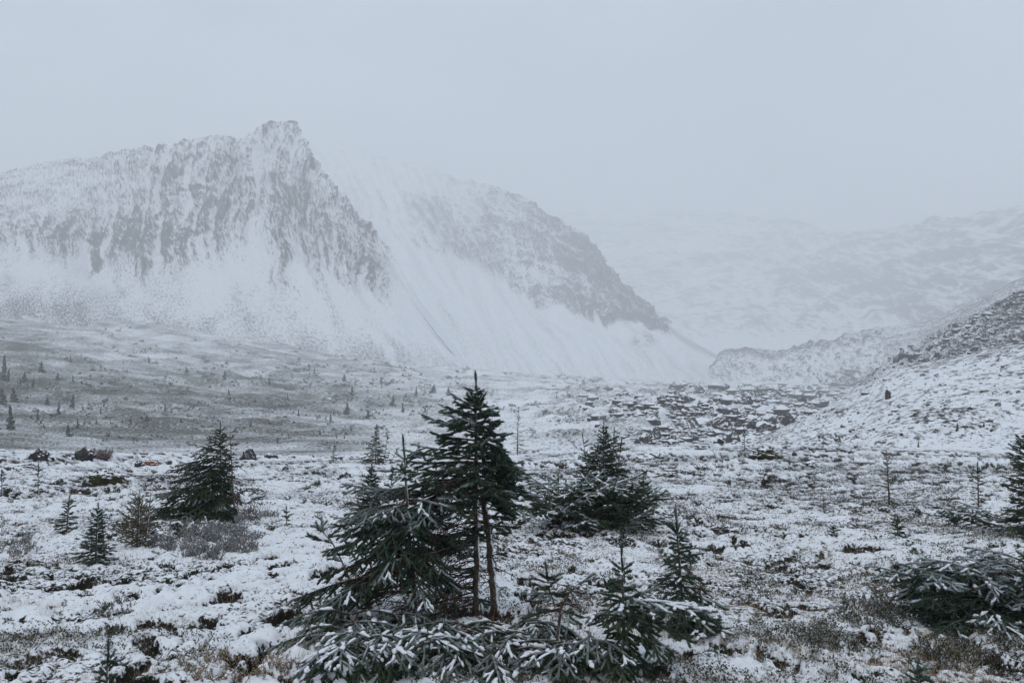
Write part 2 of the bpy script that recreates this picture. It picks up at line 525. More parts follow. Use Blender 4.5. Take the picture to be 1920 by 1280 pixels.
M1 = [
    [(-500, 440, 1000), (-500, 480, 930), (-500, 520, 860), (-500, 545, 740), (-500, 575, 560)],
    [(-150, 365, 1000), (-150, 430, 920), (-150, 490, 840), (-120, 530, 720), (-100, 580, 558)],
    [(0, 325, 980), (0, 400, 900), (0, 482, 820), (20, 532, 710), (40, 606, 555)],
    [(110, 301, 960), (105, 390, 880), (100, 475, 810), (120, 532, 700), (150, 617, 555)],
    [(190, 293, 945), (185, 395, 870), (180, 503, 800), (200, 560, 690), (230, 630, 555)],
    [(270, 281, 930), (260, 390, 860), (250, 505, 790), (280, 570, 680), (330, 647, 555)],
    [(330, 275, 920), (320, 390, 850), (320, 500, 785), (360, 580, 675), (410, 662, 555)],
    [(400, 259, 910), (390, 370, 850), (385, 482, 780), (430, 580, 670), (480, 674, 555)],
    [(432, 262, 905), (430, 370, 845), (430, 490, 778), (480, 590, 668), (540, 682, 558)],
    [(450, 275, 905), (455, 370, 845), (465, 495, 775), (520, 600, 666), (590, 690, 560)],
    [(490, 245, 900), (490, 360, 845), (505, 490, 775), (565, 605, 665), (635, 697, 562)],
    [(520, 234, 900), (520, 355, 845), (545, 484, 775), (605, 610, 665), (680, 703, 565)],
    [(555, 240, 900), (550, 360, 840), (580, 495, 770), (640, 615, 665), (720, 708, 570)],
    [(580, 297, 890), (582, 390, 835), (615, 515, 765), (680, 620, 665), (760, 712, 575)],
    [(620, 342, 875), (620, 430, 825), (650, 535, 760), (715, 628, 664), (800, 715, 580)],
    [(668, 396, 855), (665, 470, 815), (685, 550, 758), (750, 636, 664), (840, 718, 590)],
    [(728, 468, 825), (725, 512, 800), (735, 568, 755), (790, 647, 664), (880, 720, 600)],
    [(800, 592, 775), (800, 604, 762), (805, 620, 745), (850, 670, 665), (920, 724, 615)],
    [(870, 688, 700), (875, 694, 695), (880, 700, 685), (910, 714, 650), (950, 732, 630)],
]


def build_m1():
    ctrl = with_back(M1, 110, lambda px: 60 - 56 * float(sstep(640, 780, px)))
    tv = np.concatenate([np.linspace(0, 2, 14)[:-1], np.linspace(2, 4, 170)[:-1], np.linspace(4, 6, 110)])
    tu = np.concatenate([np.linspace(0, 1.6, 30)[:-1], np.linspace(1.6, 17, 420)[:-1], np.linspace(17, 18, 20)])
    W, V, U, PX, PY = loft(ctrl, tv, tu)
    uv = grid_uv(W)
    su = uv[:, 0].reshape(U.shape); sv = uv[:, 1].reshape(U.shape)
    ws = su + 8 * fbm2(su / 60, sv / 70, 3) + 0.10 * sv
    cl = sstep(1.6, 2.1, V) * (1 - sstep(3.30, 4.40, V + 0.55 * fbm2(ws / 13, sv / 320, 4, 0.65)))
    lft = 1 - sstep(130, 330, PX + 50 * fbm2(su / 60, sv / 60, 3))      # the left part is a smoother shoulder above its cliff band
    soft = lft * (1 - sstep(2.8, 3.4, V + 0.2 * fbm2(su / 50, sv / 50, 2)))
    fade = 1 - sstep(680, 765, PX)
    cl_r = cl * (1 - 0.85 * soft) * (0.1 + 0.9 * fade)
    n0 = grid_normals(W)
    ribs = ridge2(ws / 30, sv / 280, 4, 0.55) - 0.75
    ribs2 = ridge2(ws / 6.2, sv / 120, 4, 0.72) - 0.95
    gully = sstep(0.55, 0.95, 1 - 2.2 * np.abs(pn2(ws / 17 + 40, sv / 420)) + 0.25 * fbm2(su / 9, sv / 40, 2))
    ledge = ridge2(su / 75 + 3, (sv + 14 * fbm2(su / 60, sv / 60, 2) + 0.25 * su) / 11, 3, 0.6) - 0.75
    rock = fbm2(su / 15, sv / 22, 5, 0.65)
    patch = fbm2(su / 70 + 9, sv / 55, 3)
    talus = (1 - cl) * (0.15 + 0.85 * fade)
    disp = cl_r * (6.0 * ribs + 1.6 * ribs2 + 2.4 * rock - 2.5 * gully + 0.8 * ledge) + talus * (1.3 * ridge2(ws / 60, sv / 400, 2) + 0.25 * fbm2(su / 9, sv / 14, 3) - 1.3)
    disp += soft * cl * 1.2 * rock
    disp *= 0.5 + 0.5 * sstep(2.0, 2.35, V)
    disp += cl * (1 - soft) * fade * (1 - sstep(2.0, 2.3, V)) * 1.8 * (ridge2(su / 11, sv / 30, 3, 0.6) - 0.7)
    W = W + n0 * disp[..., None]
    n = grid_normals(W)
    steep = 1 - n[..., 2]
    s0 = 1 - n0[..., 2]
    low = sstep(2.6, 3.5, V)
    cov = cl_r * (0.36 + 0.06 * low + 0.45 * (steep - s0) + 0.34 * ribs2 * (0.5 + 0.7 * low) + 0.17 * rock + 0.12 * ribs + 0.16 * patch - 0.40 * gully - 0.17 * ledge)
    cov += cl * soft * (0.30 + 0.28 * fbm2(su / 40, sv / 12, 4)) + 0.10 * lft * (cl - soft * cl)
    cov += 0.14 * cl * sstep(3.0, 3.6, V) * np.exp(-((PX - 250) / 110) ** 2)
    streak = fbm2(ws / 18, sv / 300, 4, 0.6)
    fan = ridge2((ws + 0.35 * sv) / 55, sv / 500, 3) - 0.8
    cov += (1 - cl) * (0.15 + 0.18 * streak + 0.10 * fan + 0.30 * sstep(4.4, 5.8, V) + 0.10 * fbm2(su / 30, sv / 60, 3))
    cov += 0.06 * np.exp(-((PX + 30) / 230) ** 2) * sstep(470, 590, PY)
    cov = np.where((PX > 735) & (V < 4.3), np.minimum(cov, 0.16), cov)
    cov -= 0.10 * sstep(500, 560, PX) * (1 - cl) * (1 - sstep(5.0, 5.5, V))
    m = mesh_np('mountain', W.reshape(-1, 3), grid_faces(*U.shape), {'cov': cov}, uv)
    o = link('mountain_left', m, M_m1)
    tag(o, 'snow dusted rocky peak with cliffs and scree', kind='structure')


build_m1()

M2 = [
    [(480, 250, 2350), (540, 370, 1750), (580, 440, 1400), (640, 550, 1100), (700, 672, 780)],
    [(560, 268, 2250), (600, 380, 1650), (640, 450, 1350), (700, 560, 1050), (760, 684, 760)],
    [(650, 283, 2120), (680, 390, 1580), (700, 460, 1280), (760, 580, 1000), (820, 699, 740)],
    [(700, 290, 2000), (740, 400, 1520), (770, 470, 1260), (830, 590, 980), (890, 709, 730)],
    [(760, 303, 1870), (800, 410, 1480), (840, 490, 1240), (890, 600, 960), (950, 716, 730)],
    [(830, 324, 1700), (860, 420, 1410), (900, 510, 1200), (950, 620, 940), (1010, 720, 740)],
    [(900, 345, 1560), (920, 430, 1350), (950, 540, 1160), (1010, 630, 930), (1070, 722, 750)],
    [(980, 375, 1430), (985, 450, 1290), (1000, 572, 1140), (1060, 640, 930), (1120, 724, 765)],
    [(1040, 410, 1380), (1040, 480, 1270), (1060, 582, 1120), (1110, 650, 930), (1160, 726, 780)],
    [(1100, 455, 1300), (1095, 510, 1220), (1110, 603, 1100), (1150, 660, 930), (1200, 726, 800)],
    [(1130, 490, 1260), (1125, 540, 1190), (1140, 614, 1090), (1180, 667, 930), (1230, 726, 820)],
    [(1150, 522, 1230), (1150, 560, 1180), (1165, 606, 1090), (1210, 668, 940), (1255, 725, 835)],
    [(1200, 572, 1180), (1190, 590, 1150), (1200, 612, 1090), (1240, 672, 950), (1280, 724, 850)],
    [(1240, 607, 1140), (1236, 612, 1120), (1240, 625, 1080), (1270, 677, 960), (1305, 723, 860)],
    [(1300, 645, 1080), (1297, 650, 1070), (1297, 658, 1055), (1310, 687, 970), (1325, 722, 875)],
    [(1345, 668, 1040), (1345, 672, 1030), (1345, 680, 1010), (1345, 697, 960), (1345, 720, 890)],
    [(1420, 700, 1000), (1420, 702, 990), (1420, 705, 980), (1410, 712, 940), (1400, 728, 900)],
]


def build_m2():
    ctrl = with_back(M2, 120, 70)
    tv = np.concatenate([np.linspace(0, 2, 12)[:-1], np.linspace(2, 4, 165)[:-1], np.linspace(4, 6, 90)])
    W, V, U, PX, PY = loft(ctrl, tv, 380)
    uv = grid_uv(W)
    su = uv[:, 0].reshape(U.shape); sv = uv[:, 1].reshape(U.shape)
    edge = 4.0 + 0.10 * pn2(su / 20, 0 * su)
    cl = sstep(1.7, 2.1, V) * (1 - sstep(edge - 0.25, edge + 0.06, V + 0.18 * pn2(su / 16, sv / 60)))
    spur = sstep(760, 1010, PX + 60 * fbm2(su / 120, sv / 160, 3)) * (1 - sstep(1242, 1262, PX))
    rib = np.exp(-((PX - 800 - (PY - 380) * 0.72) / 42) ** 2) * sstep(350, 380, PY) * (1 - sstep(470, 500, PY))
    cl_r = cl * np.clip(spur + 0.8 * rib + 0.2, 0, 1)
    n0 = grid_normals(W)
    # strata: bands running parallel to the crest
    warp = 10 * fbm2(su / 90, sv / 90, 3)
    strata = ridge2((su + 0.4 * sv) / 260, (sv + 0.30 * su + warp) / 13, 4, 0.7) - 0.9
    rock = fbm2(su / 20, sv / 24, 5, 0.62)
    patch = fbm2(su / 90, sv / 60, 3)
    gul = ridge2((su + warp) / 50, sv / 300, 3, 0.5) - 0.7
    gully = sstep(0.5, 0.95, 1 - 2.2 * np.abs(pn2((su + 1.5 * warp) / 34, sv / 300)))
    flat = sstep(1246, 1290, PX)
    disp = cl_r * (3.0 * strata + 4.0 * rock + 4.0 * gul - 2 * gully) + (1 - cl) * (1 - flat) * (1.2 * gul + 0.4 * fbm2(su / 12, sv / 16, 3))
    W = W + n0 * disp[..., None]
    n = grid_normals(W)
    steep = (1 - n[..., 2]) - (1 - n0[..., 2])
    nose = sstep(960, 1130, PX) * (1 - sstep(1242, 1262, PX))
    cov = cl * spur * (0.26 + 0.5 * steep + 0.38 * strata + 0.16 * rock + 0.16 * patch - 0.30 * gully + 0.20 * ridge2((su + 2 * warp) / 9, sv / 130, 3, 0.65) - 0.16 + 0.20 * nose + 0.12 * sstep(3.2, 3.9, V))
    cov += cl * (1 - spur) * (0.20 + 0.16 * rock + 0.26 * fbm2((su + warp) / 12, sv / 200, 4, 0.6) + 0.40 * rib + 0.2 * rib * rock) * (1 - sstep(1240, 1262, PX))
    cov += (1 - cl) * (0.15 + 0.16 * fbm2((su + warp) / 22, sv / 260, 4, 0.6) + 0.08 * gul + 0.06 * sstep(5, 6, V))
    cov += 0.55 * np.exp(-((PX - 1212) / 26) ** 2 - ((PY - 636) / 14) ** 2) * (0.6 + rock)
    m = mesh_np('mountain', W.reshape(-1, 3), grid_faces(*U.shape), {'cov': cov}, uv)
    o = link('mountain_middle', m, M_m2)
    tag(o, 'snowy mountain spur with tilted rock bands fading into cloud', kind='structure')


build_m2()


def build_headwall():
    top = [(900, 400, 3480), (1050, 400, 3430), (1150, 400, 3380), (1300, 400, 3200), (1450, 425, 2900), (1600, 440, 2500), (1700, 433, 2300), (1800, 412, 2050), (1920, 387, 1850), (2100, 340, 1700), (2500, 280, 1500)]
    cols = []
    for (x, y, d) in top:
        cols.append([(x, y, d), (x, y + (575 - y) * 0.40, d * 0.86), (x, y + (600 - y) * 0.72, d * 0.75), (x, 648, d * 0.62), (x, 690, d * 0.52)])
    ctrl = with_back(cols, 120, 50)
    tv = np.concatenate([np.linspace(0, 2, 8)[:-1], np.linspace(2, 6, 150)])
    W, V, U, PX, PY = loft(ctrl, tv, 300)
    uv = grid_uv(W)
    su = uv[:, 0].reshape(U.shape); sv = uv[:, 1].reshape(U.shape)
    n0 = grid_normals(W)
    lay = ridge2((su - 0.5 * sv) / 420, (sv + 0.25 * su) / 90, 4, 0.55)
    rock = fbm2(su / 150, sv / 70, 4)
    W = W + n0 * (9 * lay + 14 * rock)[..., None]
    n = grid_normals(W)
    steep = (1 - n[..., 2]) - (1 - n0[..., 2])
    rt = sstep(1650, 1900, PX)
    mid = np.exp(-((PX - 1640) / 110) ** 2 - ((PY - 545) / 24) ** 2)
    low = 1 - sstep(4.6, 5.1, V)
    cov = low * (0.06 + 0.6 * steep + 0.32 * (lay - 0.7) + 0.16 + 0.22 * rock + 0.02 * rt) + 0.42 * mid * (0.8 + rock)
    m = mesh_np('headwall', W.reshape(-1, 3), grid_faces(*U.shape), {'cov': cov}, uv)
    o = link('mountain_far', m, M_head)
    tag(o, 'faint snow covered valley headwall behind haze', kind='structure')


build_headwall()


def build_moraine():
    cols = [
        [(1332, 690, 960), (1332, 705, 925), (1335, 716, 880)],
        [(1352, 661, 930), (1352, 680, 900), (1352, 716, 850)],
        [(1375, 655, 910), (1378, 685, 860), (1385, 722, 800)],
        [(1450, 656, 880), (1452, 690, 810), (1455, 726, 740)],
        [(1500, 648, 860), (1502, 685, 790), (1505, 726, 700)],
        [(1560, 636, 830), (1560, 675, 740), (1560, 724, 640)],
        [(1640, 616, 790), (1640, 660, 680), (1640, 712, 560)],
        [(1700, 608, 750), (1700, 650, 620), (1700, 704, 500)],
        [(1740, 602, 720), (1740, 640, 590), (1740, 696, 470)],
        [(1800, 573, 690), (1800, 612, 560), (1800, 670, 440)],
        [(1870, 545, 660), (1870, 580, 530), (1870, 640, 420)],
        [(1930, 515, 640), (1930, 555, 520), (1930, 610, 410)],
        [(2150, 430, 600), (2150, 480, 500), (2150, 560, 400)],
    ]
    ctrl = with_back(cols, 40, 12)
    tv = np.concatenate([np.linspace(0, 2, 8)[:-1], np.linspace(2, 4, 110)])
    W, V, U, PX, PY = loft(ctrl, tv, 330)
    uv = grid_uv(W)
    su = uv[:, 0].reshape(U.shape); sv = uv[:, 1].reshape(U.shape)
    n0 = grid_normals(W)
    left = 1 - sstep(1600, 1720, PX)
    rb = fbm2(su / 22, sv / 60, 4, 0.6)
    rock = fbm2(su / 9, sv / 9, 4, 0.6)
    W = W + n0 * (left * (2.2 * rb + 1.0 * rock) + 0.4 * rock)[..., None]
    n = grid_normals(W)
    steep = (1 - n[..., 2]) - (1 - n0[..., 2])
    cov = left * (0.32 + 0.5 * steep + 0.34 * rock + 0.2 * fbm2(su / 40, sv / 30, 3) + 0.35 * (1 - sstep(2.0, 2.9, V)) - 0.10)
    diag = sstep(-60, 10, PX - (1560 + (715 - PY) * 1.55))
    cov += (1 - left) * (0.28 + 0.15 * rock) + 0.24 * diag * (1 - 0.5 * left) + 0.2 * fbm2(su / 70, sv / 20, 2) * diag
    m = mesh_np('moraine', W.reshape(-1, 3), grid_faces(*U.shape), {'cov': cov}, uv)
    o = link('moraine', m, M_mor)
    tag(o, 'snowy gravel moraine closing the valley with grey scree', kind='structure')
    return None


build_moraine()


def build_dark_slope():
    cols = [
        [(1590, 745, 300), (1580, 755, 270), (1560, 790, 215)],
        [(1640, 700, 300), (1625, 720, 260), (1600, 765, 215)],
        [(1670, 673, 300), (1660, 700, 250), (1640, 750, 205)],
        [(1700, 656, 295), (1695, 680, 245), (1690, 730, 195)],
        [(1750, 634, 290), (1750, 660, 235), (1750, 708, 185)],
        [(1800, 609, 285), (1800, 640, 230), (1800, 692, 178)],
        [(1860, 576, 280), (1860, 615, 228), (1860, 676, 172)],
        [(1920, 544, 275), (1920, 590, 225), (1920, 664, 168)],
        [(2150, 430, 265), (2150, 500, 215), (2150, 620, 160)],
    ]
    ctrl = with_back(cols, 25, 10)
    tv = np.concatenate([np.linspace(0, 2, 8)[:-1], np.linspace(2, 4, 90)])
    W, V, U, PX, PY = loft(ctrl, tv, 200)
    uv = grid_uv(W)
    su = uv[:, 0].reshape(U.shape); sv = uv[:, 1].reshape(U.shape)
    n0 = grid_normals(W)
    W = W + n0 * (0.5 * ridge2(su / 4, sv / 4, 2) + 1.0 * fbm2(su / 14, sv / 14, 3))[..., None]
    cov = 0.60 + 0.25 * fbm2(su / 18, sv / 9, 3) - 0.2 * (1 - sstep(1680, 1800, PX))
    m = mesh_np('boulder_slope', W.reshape(-1, 3), grid_faces(*U.shape), {'cov': cov}, uv)
    o = link('hillside_boulder_field', m, M_dark)
    tag(o, 'dark bouldery hillside on the right with little snow', kind='structure')
    return BVHTree.FromPolygons(W[::2, ::2].reshape(-1, 3).tolist(), grid_faces(*W[::2, ::2].shape[:2]).tolist())


BVH_dark = build_dark_slope()


def build_right_slope():
    cols = [
        [(1380, 846, 85), (1350, 852, 62), (1320, 858, 38), (1290, 880, 32)],
        [(1440, 822, 92), (1400, 840, 65), (1380, 852, 37.5), (1360, 880, 31)],
        [(1500, 790, 105), (1480, 815, 68), (1460, 848, 36.5), (1440, 880, 30)],
        [(1550, 765, 115), (1540, 800, 70), (1530, 846, 35.5), (1520, 880, 29)],
        [(1600, 738, 122), (1595, 780, 72), (1590, 845, 35), (1580, 880, 28)],
        [(1650, 710, 127), (1650, 760, 73), (1650, 844, 34), (1650, 880, 27.5)],
        [(1690, 691, 130), (1700, 745, 73), (1710, 843, 33), (1710, 880, 27)],
        [(1750, 677, 130), (1760, 735, 72), (1770, 843, 32), (1770, 880, 26)],
        [(1800, 665, 128), (1810, 728, 71), (1820, 844, 31), (1820, 880, 25.5)],
        [(1860, 652, 125), (1865, 722, 70), (1870, 845, 30), (1870, 882, 25)],
        [(1920, 640, 120), (1925, 718, 69), (1930, 846, 29), (1930, 885, 24)],
        [(2300, 560, 115), (2300, 660, 66), (2300, 820, 27), (2300, 890, 23)],
    ]
    ctrl = with_back(cols, 12, 5)
    tv = np.concatenate([np.linspace(0, 2, 8)[:-1], np.linspace(2, 5, 210)])
    W, V, U, PX, PY = loft(ctrl, tv, 330)
    uv = grid_uv(W)
    su = uv[:, 0].reshape(U.shape); sv = uv[:, 1].reshape(U.shape)
    X, Y = W[..., 0], W[..., 1]
    # turf steps: small terraces lying across the slope, tilted a little
    step = pn2((su + sv * 0.5) / 1.5, (sv - 0.18 * su) / 0.62)
    step2 = pn2((su + sv * 0.3) / 0.6 + 9, (sv - 0.2 * su) / 0.26)
    big = fbm2(su / 9, sv / 5, 3)
    f = sstep(28, 40, Y)
    W[..., 2] += f * (0.32 * big + 0.06 * step + 0.04 * step2 + 0.05 * fbm2(su / 0.9, sv / 0.55, 3))
    mod = sstep(-0.35, 0.45, fbm2(su / 4.5, sv / 3.0, 3))
    cov = 0.31 + (0.13 * step + 0.16 * step2) * (0.35 + mod) + 0.20 * big + 0.34 * fbm2(su / 0.9, sv / 0.55, 4, 0.65)
    cov += 0.20 * sstep(90, 125, Y) * sstep(1640, 1760, PX)
    cov -= 0.1 * (1 - f)
    m = mesh_np('right_slope', W.reshape(-1, 3), grid_faces(*U.shape), {'cov': cov}, uv)
    o = link('hillside_right', m, M_right)
    tag(o, 'snowy turf slope rising on the right', kind='structure')
    ds = W[::2, ::2]
    return BVHTree.FromPolygons(ds.reshape(-1, 3).tolist(), grid_faces(*ds.shape[:2]).tolist())


BVH_right = build_right_slope()


def build_base():
    # the land all round, under and behind the valley
    bm = bmesh.new()
    bmesh.ops.create_grid(bm, x_segments=40, y_segments=40, size=3850)
    m = bpy.data.meshes.new('lowland')
    bm.to_mesh(m); bm.free()
    a = m.attributes.new('cov', 'FLOAT', 'POINT')
    a.data.foreach_set('value', np.full(len(m.vertices), 0.1, np.float32))
    o = link('terrain', m, M_head, loc=(0, 0, -78))
    tag(o, 'snow covered land round the valley', kind='structure')


build_base()
# ------------------------------------------------------------------ plants: skeletons grown twig by twig, needles set round every shoot
ZUP = Vector((0, 0, 1))


def ell_template(nu=5, nv=4):
    vs = []; fs = []
    for j in range(nv + 1):
        th = math.pi * j / nv
        for i in range(nu):
            ph = 2 * math.pi * i / nu
            vs.append((math.cos(th), math.sin(th) * math.cos(ph), math.sin(th) * math.sin(ph)))
    for j in range(nv):
        for i in range(nu):
            a = j * nu + i; b_ = j * nu + (i + 1) % nu
            fs.append((a, b_, b_ + nu, a + nu))
    return np.array(vs), np.array(fs)


ELL_V, ELL_F = ell_template()


def frames(T):
    up = np.tile(np.array([0, 0, 1.0]), (len(T), 1))
    par = np.abs(T[:, 2]) > 0.95
    up[par] = (0, 1, 0)
    S = np.cross(T, up); S /= np.linalg.norm(S, axis=1)[:, None] + 1e-9
    B = np.cross(S, T)
    return S, B


def tubes_mesh(name, segs, sides=5):
    a = np.array([(*s[0], *s[1], s[2], s[3]) for s in segs], float)
    p0, p1, r0, r1 = a[:, :3], a[:, 3:6], a[:, 6], a[:, 7]
    T = p1 - p0; L = np.linalg.norm(T, axis=1)[:, None] + 1e-9; T = T / L
    S, B = frames(T)
    ph = np.arange(sides) * 2 * np.pi / sides
    ring = S[:, None] * np.cos(ph)[None, :, None] + B[:, None] * np.sin(ph)[None, :, None]
    q0 = (p0 - T * r0[:, None] * 0.3)[:, None] + ring * r0[:, None, None]
    q1 = (p1 + T * r1[:, None] * 0.3)[:, None] + ring * r1[:, None, None]
    V = np.concatenate([q0, q1], 1).reshape(-1, 3)
    i = np.arange(sides); j = (i + 1) % sides
    F = np.stack([i, j, j + sides, i + sides], 1)
    F = (F[None] + (np.arange(len(segs)) * 2 * sides)[:, None, None]).reshape(-1, 4)
    return mesh_np(name, V, F)


def exposure(q, cell):
    """1 where a point lies at the top of the plant under open sky (snow reaches it), 0 below other boughs"""
    c = np.floor(q[:, :2] / cell).astype(np.int64)
    c -= c.min(0)
    w = int(c[:, 1].max()) + 1
    key = c[:, 0] * w + c[:, 1]
    zm = np.full(int(key.max()) + 1, -1e9)
    np.maximum.at(zm, key, q[:, 2])
    return 1 - np.clip((zm[key] - q[:, 2]) / (cell * 1.3) - 0.25, 0, 1)


def needles_mesh(name, segs, rs, dens, nlen, nwid, frost, cone=1.0, core=0.0, cell=0.0):
    """segs: (p0,p1,frost multiplier)"""
    a = np.array([(*s[0], *s[1], s[2]) for s in segs], float)
    p0, p1, fm = a[:, :3], a[:, 3:6], a[:, 6]
    L = np.linalg.norm(p1 - p0, axis=1)
    cnt = np.maximum(1, np.floor(L * dens + rs.rand(len(L)))).astype(int)
    idx = np.repeat(np.arange(len(L)), cnt)
    n = len(idx)
    t = rs.rand(n)
    T = (p1 - p0)[idx] / (L[idx][:, None] + 1e-9)
    S, B = frames(T)
    ph = rs.rand(n) * 2 * np.pi
    rad = S * np.cos(ph)[:, None] + B * np.sin(ph)[:, None]
    rad[:, 2] += 0.15
    base = p0[idx] + (p1 - p0)[idx] * t[:, None]
    ca = rs.uniform(0.45, 1.0, n) * cone
    d = T * np.cos(ca)[:, None] + rad * np.sin(ca)[:, None]
    ln = nlen * rs.uniform(0.7, 1.15, n)
    tip = base + d * ln[:, None]
    w = np.cross(d, rs.normal(size=(n, 3))); w /= np.linalg.norm(w, axis=1)[:, None] + 1e-9
    w *= nwid * 0.5
    V = np.stack([base - w, base + w, tip], 1).reshape(-1, 3)
    F = np.arange(3 * n).reshape(-1, 3)
    tn = 0.25 * np.sin(a[:, 0] * 23 + a[:, 2] * 31)
    tone = np.clip(rs.normal(0.45, 0.25, n) + tn[idx], 0, 1)
    ex = exposure(tip, cell) if cell else np.full(n, 0.5)
    fr = (rad[:, 2] > 0.2 - 0.6 * rs.rand(n)) * (rs.rand(n) < np.clip(frost * fm[idx] * (0.15 + 1.9 * ex), 0, 0.92)) * rs.uniform(0.45, 1.0, n)
    fr3 = np.stack([fr * 0.8, fr * 0.8, fr], 1).ravel()
    tone = np.repeat(tone, 3)
    if core > 0:      # the packed inner needles of each shoot
        Tc = (p1 - p0) / (L[:, None] + 1e-9)
        S, B = frames(Tc)
        rc = nlen * core * rs.uniform(0.8, 1.2, len(L))
        m = len(L)
        ph = np.arange(4) * np.pi / 2 + 0.5
        ring = S[:, None] * np.cos(ph)[None, :, None] + B[:, None] * np.sin(ph)[None, :, None]
        q0 = p0[:, None] + ring * rc[:, None, None] * 0.75
        q1 = (p0 + (p1 - p0) * 0.75)[:, None] + ring * rc[:, None, None]
        q2 = (p1 + Tc * nlen * 0.35)[:, None]
        CV = np.concatenate([q0, q1, q2], 1)
        k = np.arange(4); k2 = (k + 1) % 4
        CF = np.concatenate([np.stack([k, k2, k2 + 4], 1), np.stack([k, k2 + 4, k + 4], 1), np.stack([k + 4, k2 + 4, np.full(4, 8)], 1)])
        CF = (CF[None] + (np.arange(m) * 9)[:, None, None]).reshape(-1, 3) + len(V)
        ct = np.repeat(np.clip(0.30 + tn + 0.2 * rs.normal(size=m), 0, 1), 9)
        upz = np.concatenate([ring[:, :, 2], ring[:, :, 2], np.zeros((m, 1))], 1)
        exc = exposure(np.concatenate([tip, (p0 + p1) / 2]), cell)[n:] if cell else np.full(m, 0.5)
        cf = np.clip(np.clip(upz + 0.2, 0, 1) * (frost * fm * (0.1 + 2.0 * exc) * rs.uniform(0.3, 1.0, m))[:, None], 0, 1).ravel()
        V = np.concatenate([V, CV.reshape(-1, 3)]); F = np.concatenate([F, CF])
        tone = np.concatenate([tone, ct]); fr3 = np.concatenate([fr3, cf])
    return mesh_np(name, V, F, {'tone': tone, 'frost': fr3}, smooth=False)


def snow_mesh(name, segs, rs, sky=None):
    """lumps of snow lying along twigs: (p0,p1,half width,height)"""
    a = np.array([(*s[0], *s[1], s[2], s[3]) for s in segs], float)
    if sky is not None:
        c = (a[:, :3] + a[:, 3:6]) / 2
        e = exposure(np.concatenate([c, sky]), 0.045)[:len(c)]
        a = a[e > 0.35] if (e > 0.35).any() else a[:1]
    a = np.repeat(a, 2, 0)
    n = len(a)
    p0, p1, w, h = a[:, :3].copy(), a[:, 3:6].copy(), a[:, 6] * rs.uniform(0.55, 1.15, n), a[:, 7] * rs.uniform(0.6, 1.2, n)
    t0 = np.where(np.arange(n) % 2 == 0, rs.uniform(0, 0.2, n), rs.uniform(0.35, 0.65, n))[:, None]
    t1 = np.clip(t0 + rs.uniform(0.25, 0.6, n)[:, None], 0, 1.02)
    p0, p1 = p0 + (p1 - p0) * t0, p0 + (p1 - p0) * t1
    c = (p0 + p1) / 2
    c[:, :2] += rs.normal(0, 0.003, (n, 2))
    T = p1 - p0; L = np.linalg.norm(T, axis=1) + 1e-9; T = T / L[:, None]
    S, B = frames(T)
    v = ELL_V.copy()
    v[:, 2] = np.where(v[:, 2] < 0, v[:, 2] * 0.35, v[:, 2])
    n = len(a)
    jit = 1 + rs.uniform(-0.45, 0.45, (n, len(v)))
    V = c[:, None] + T[:, None] * (v[None, :, 0] * (L * 0.62)[:, None])[..., None] \
        + S[:, None] * (v[None, :, 1] * jit * w[:, None])[..., None] + B[:, None] * (v[None, :, 2] * jit * h[:, None])[..., None]
    F = (ELL_F[None] + (np.arange(n) * len(v))[:, None, None]).reshape(-1, 4)
    return mesh_np(name, V.reshape(-1, 3), F)


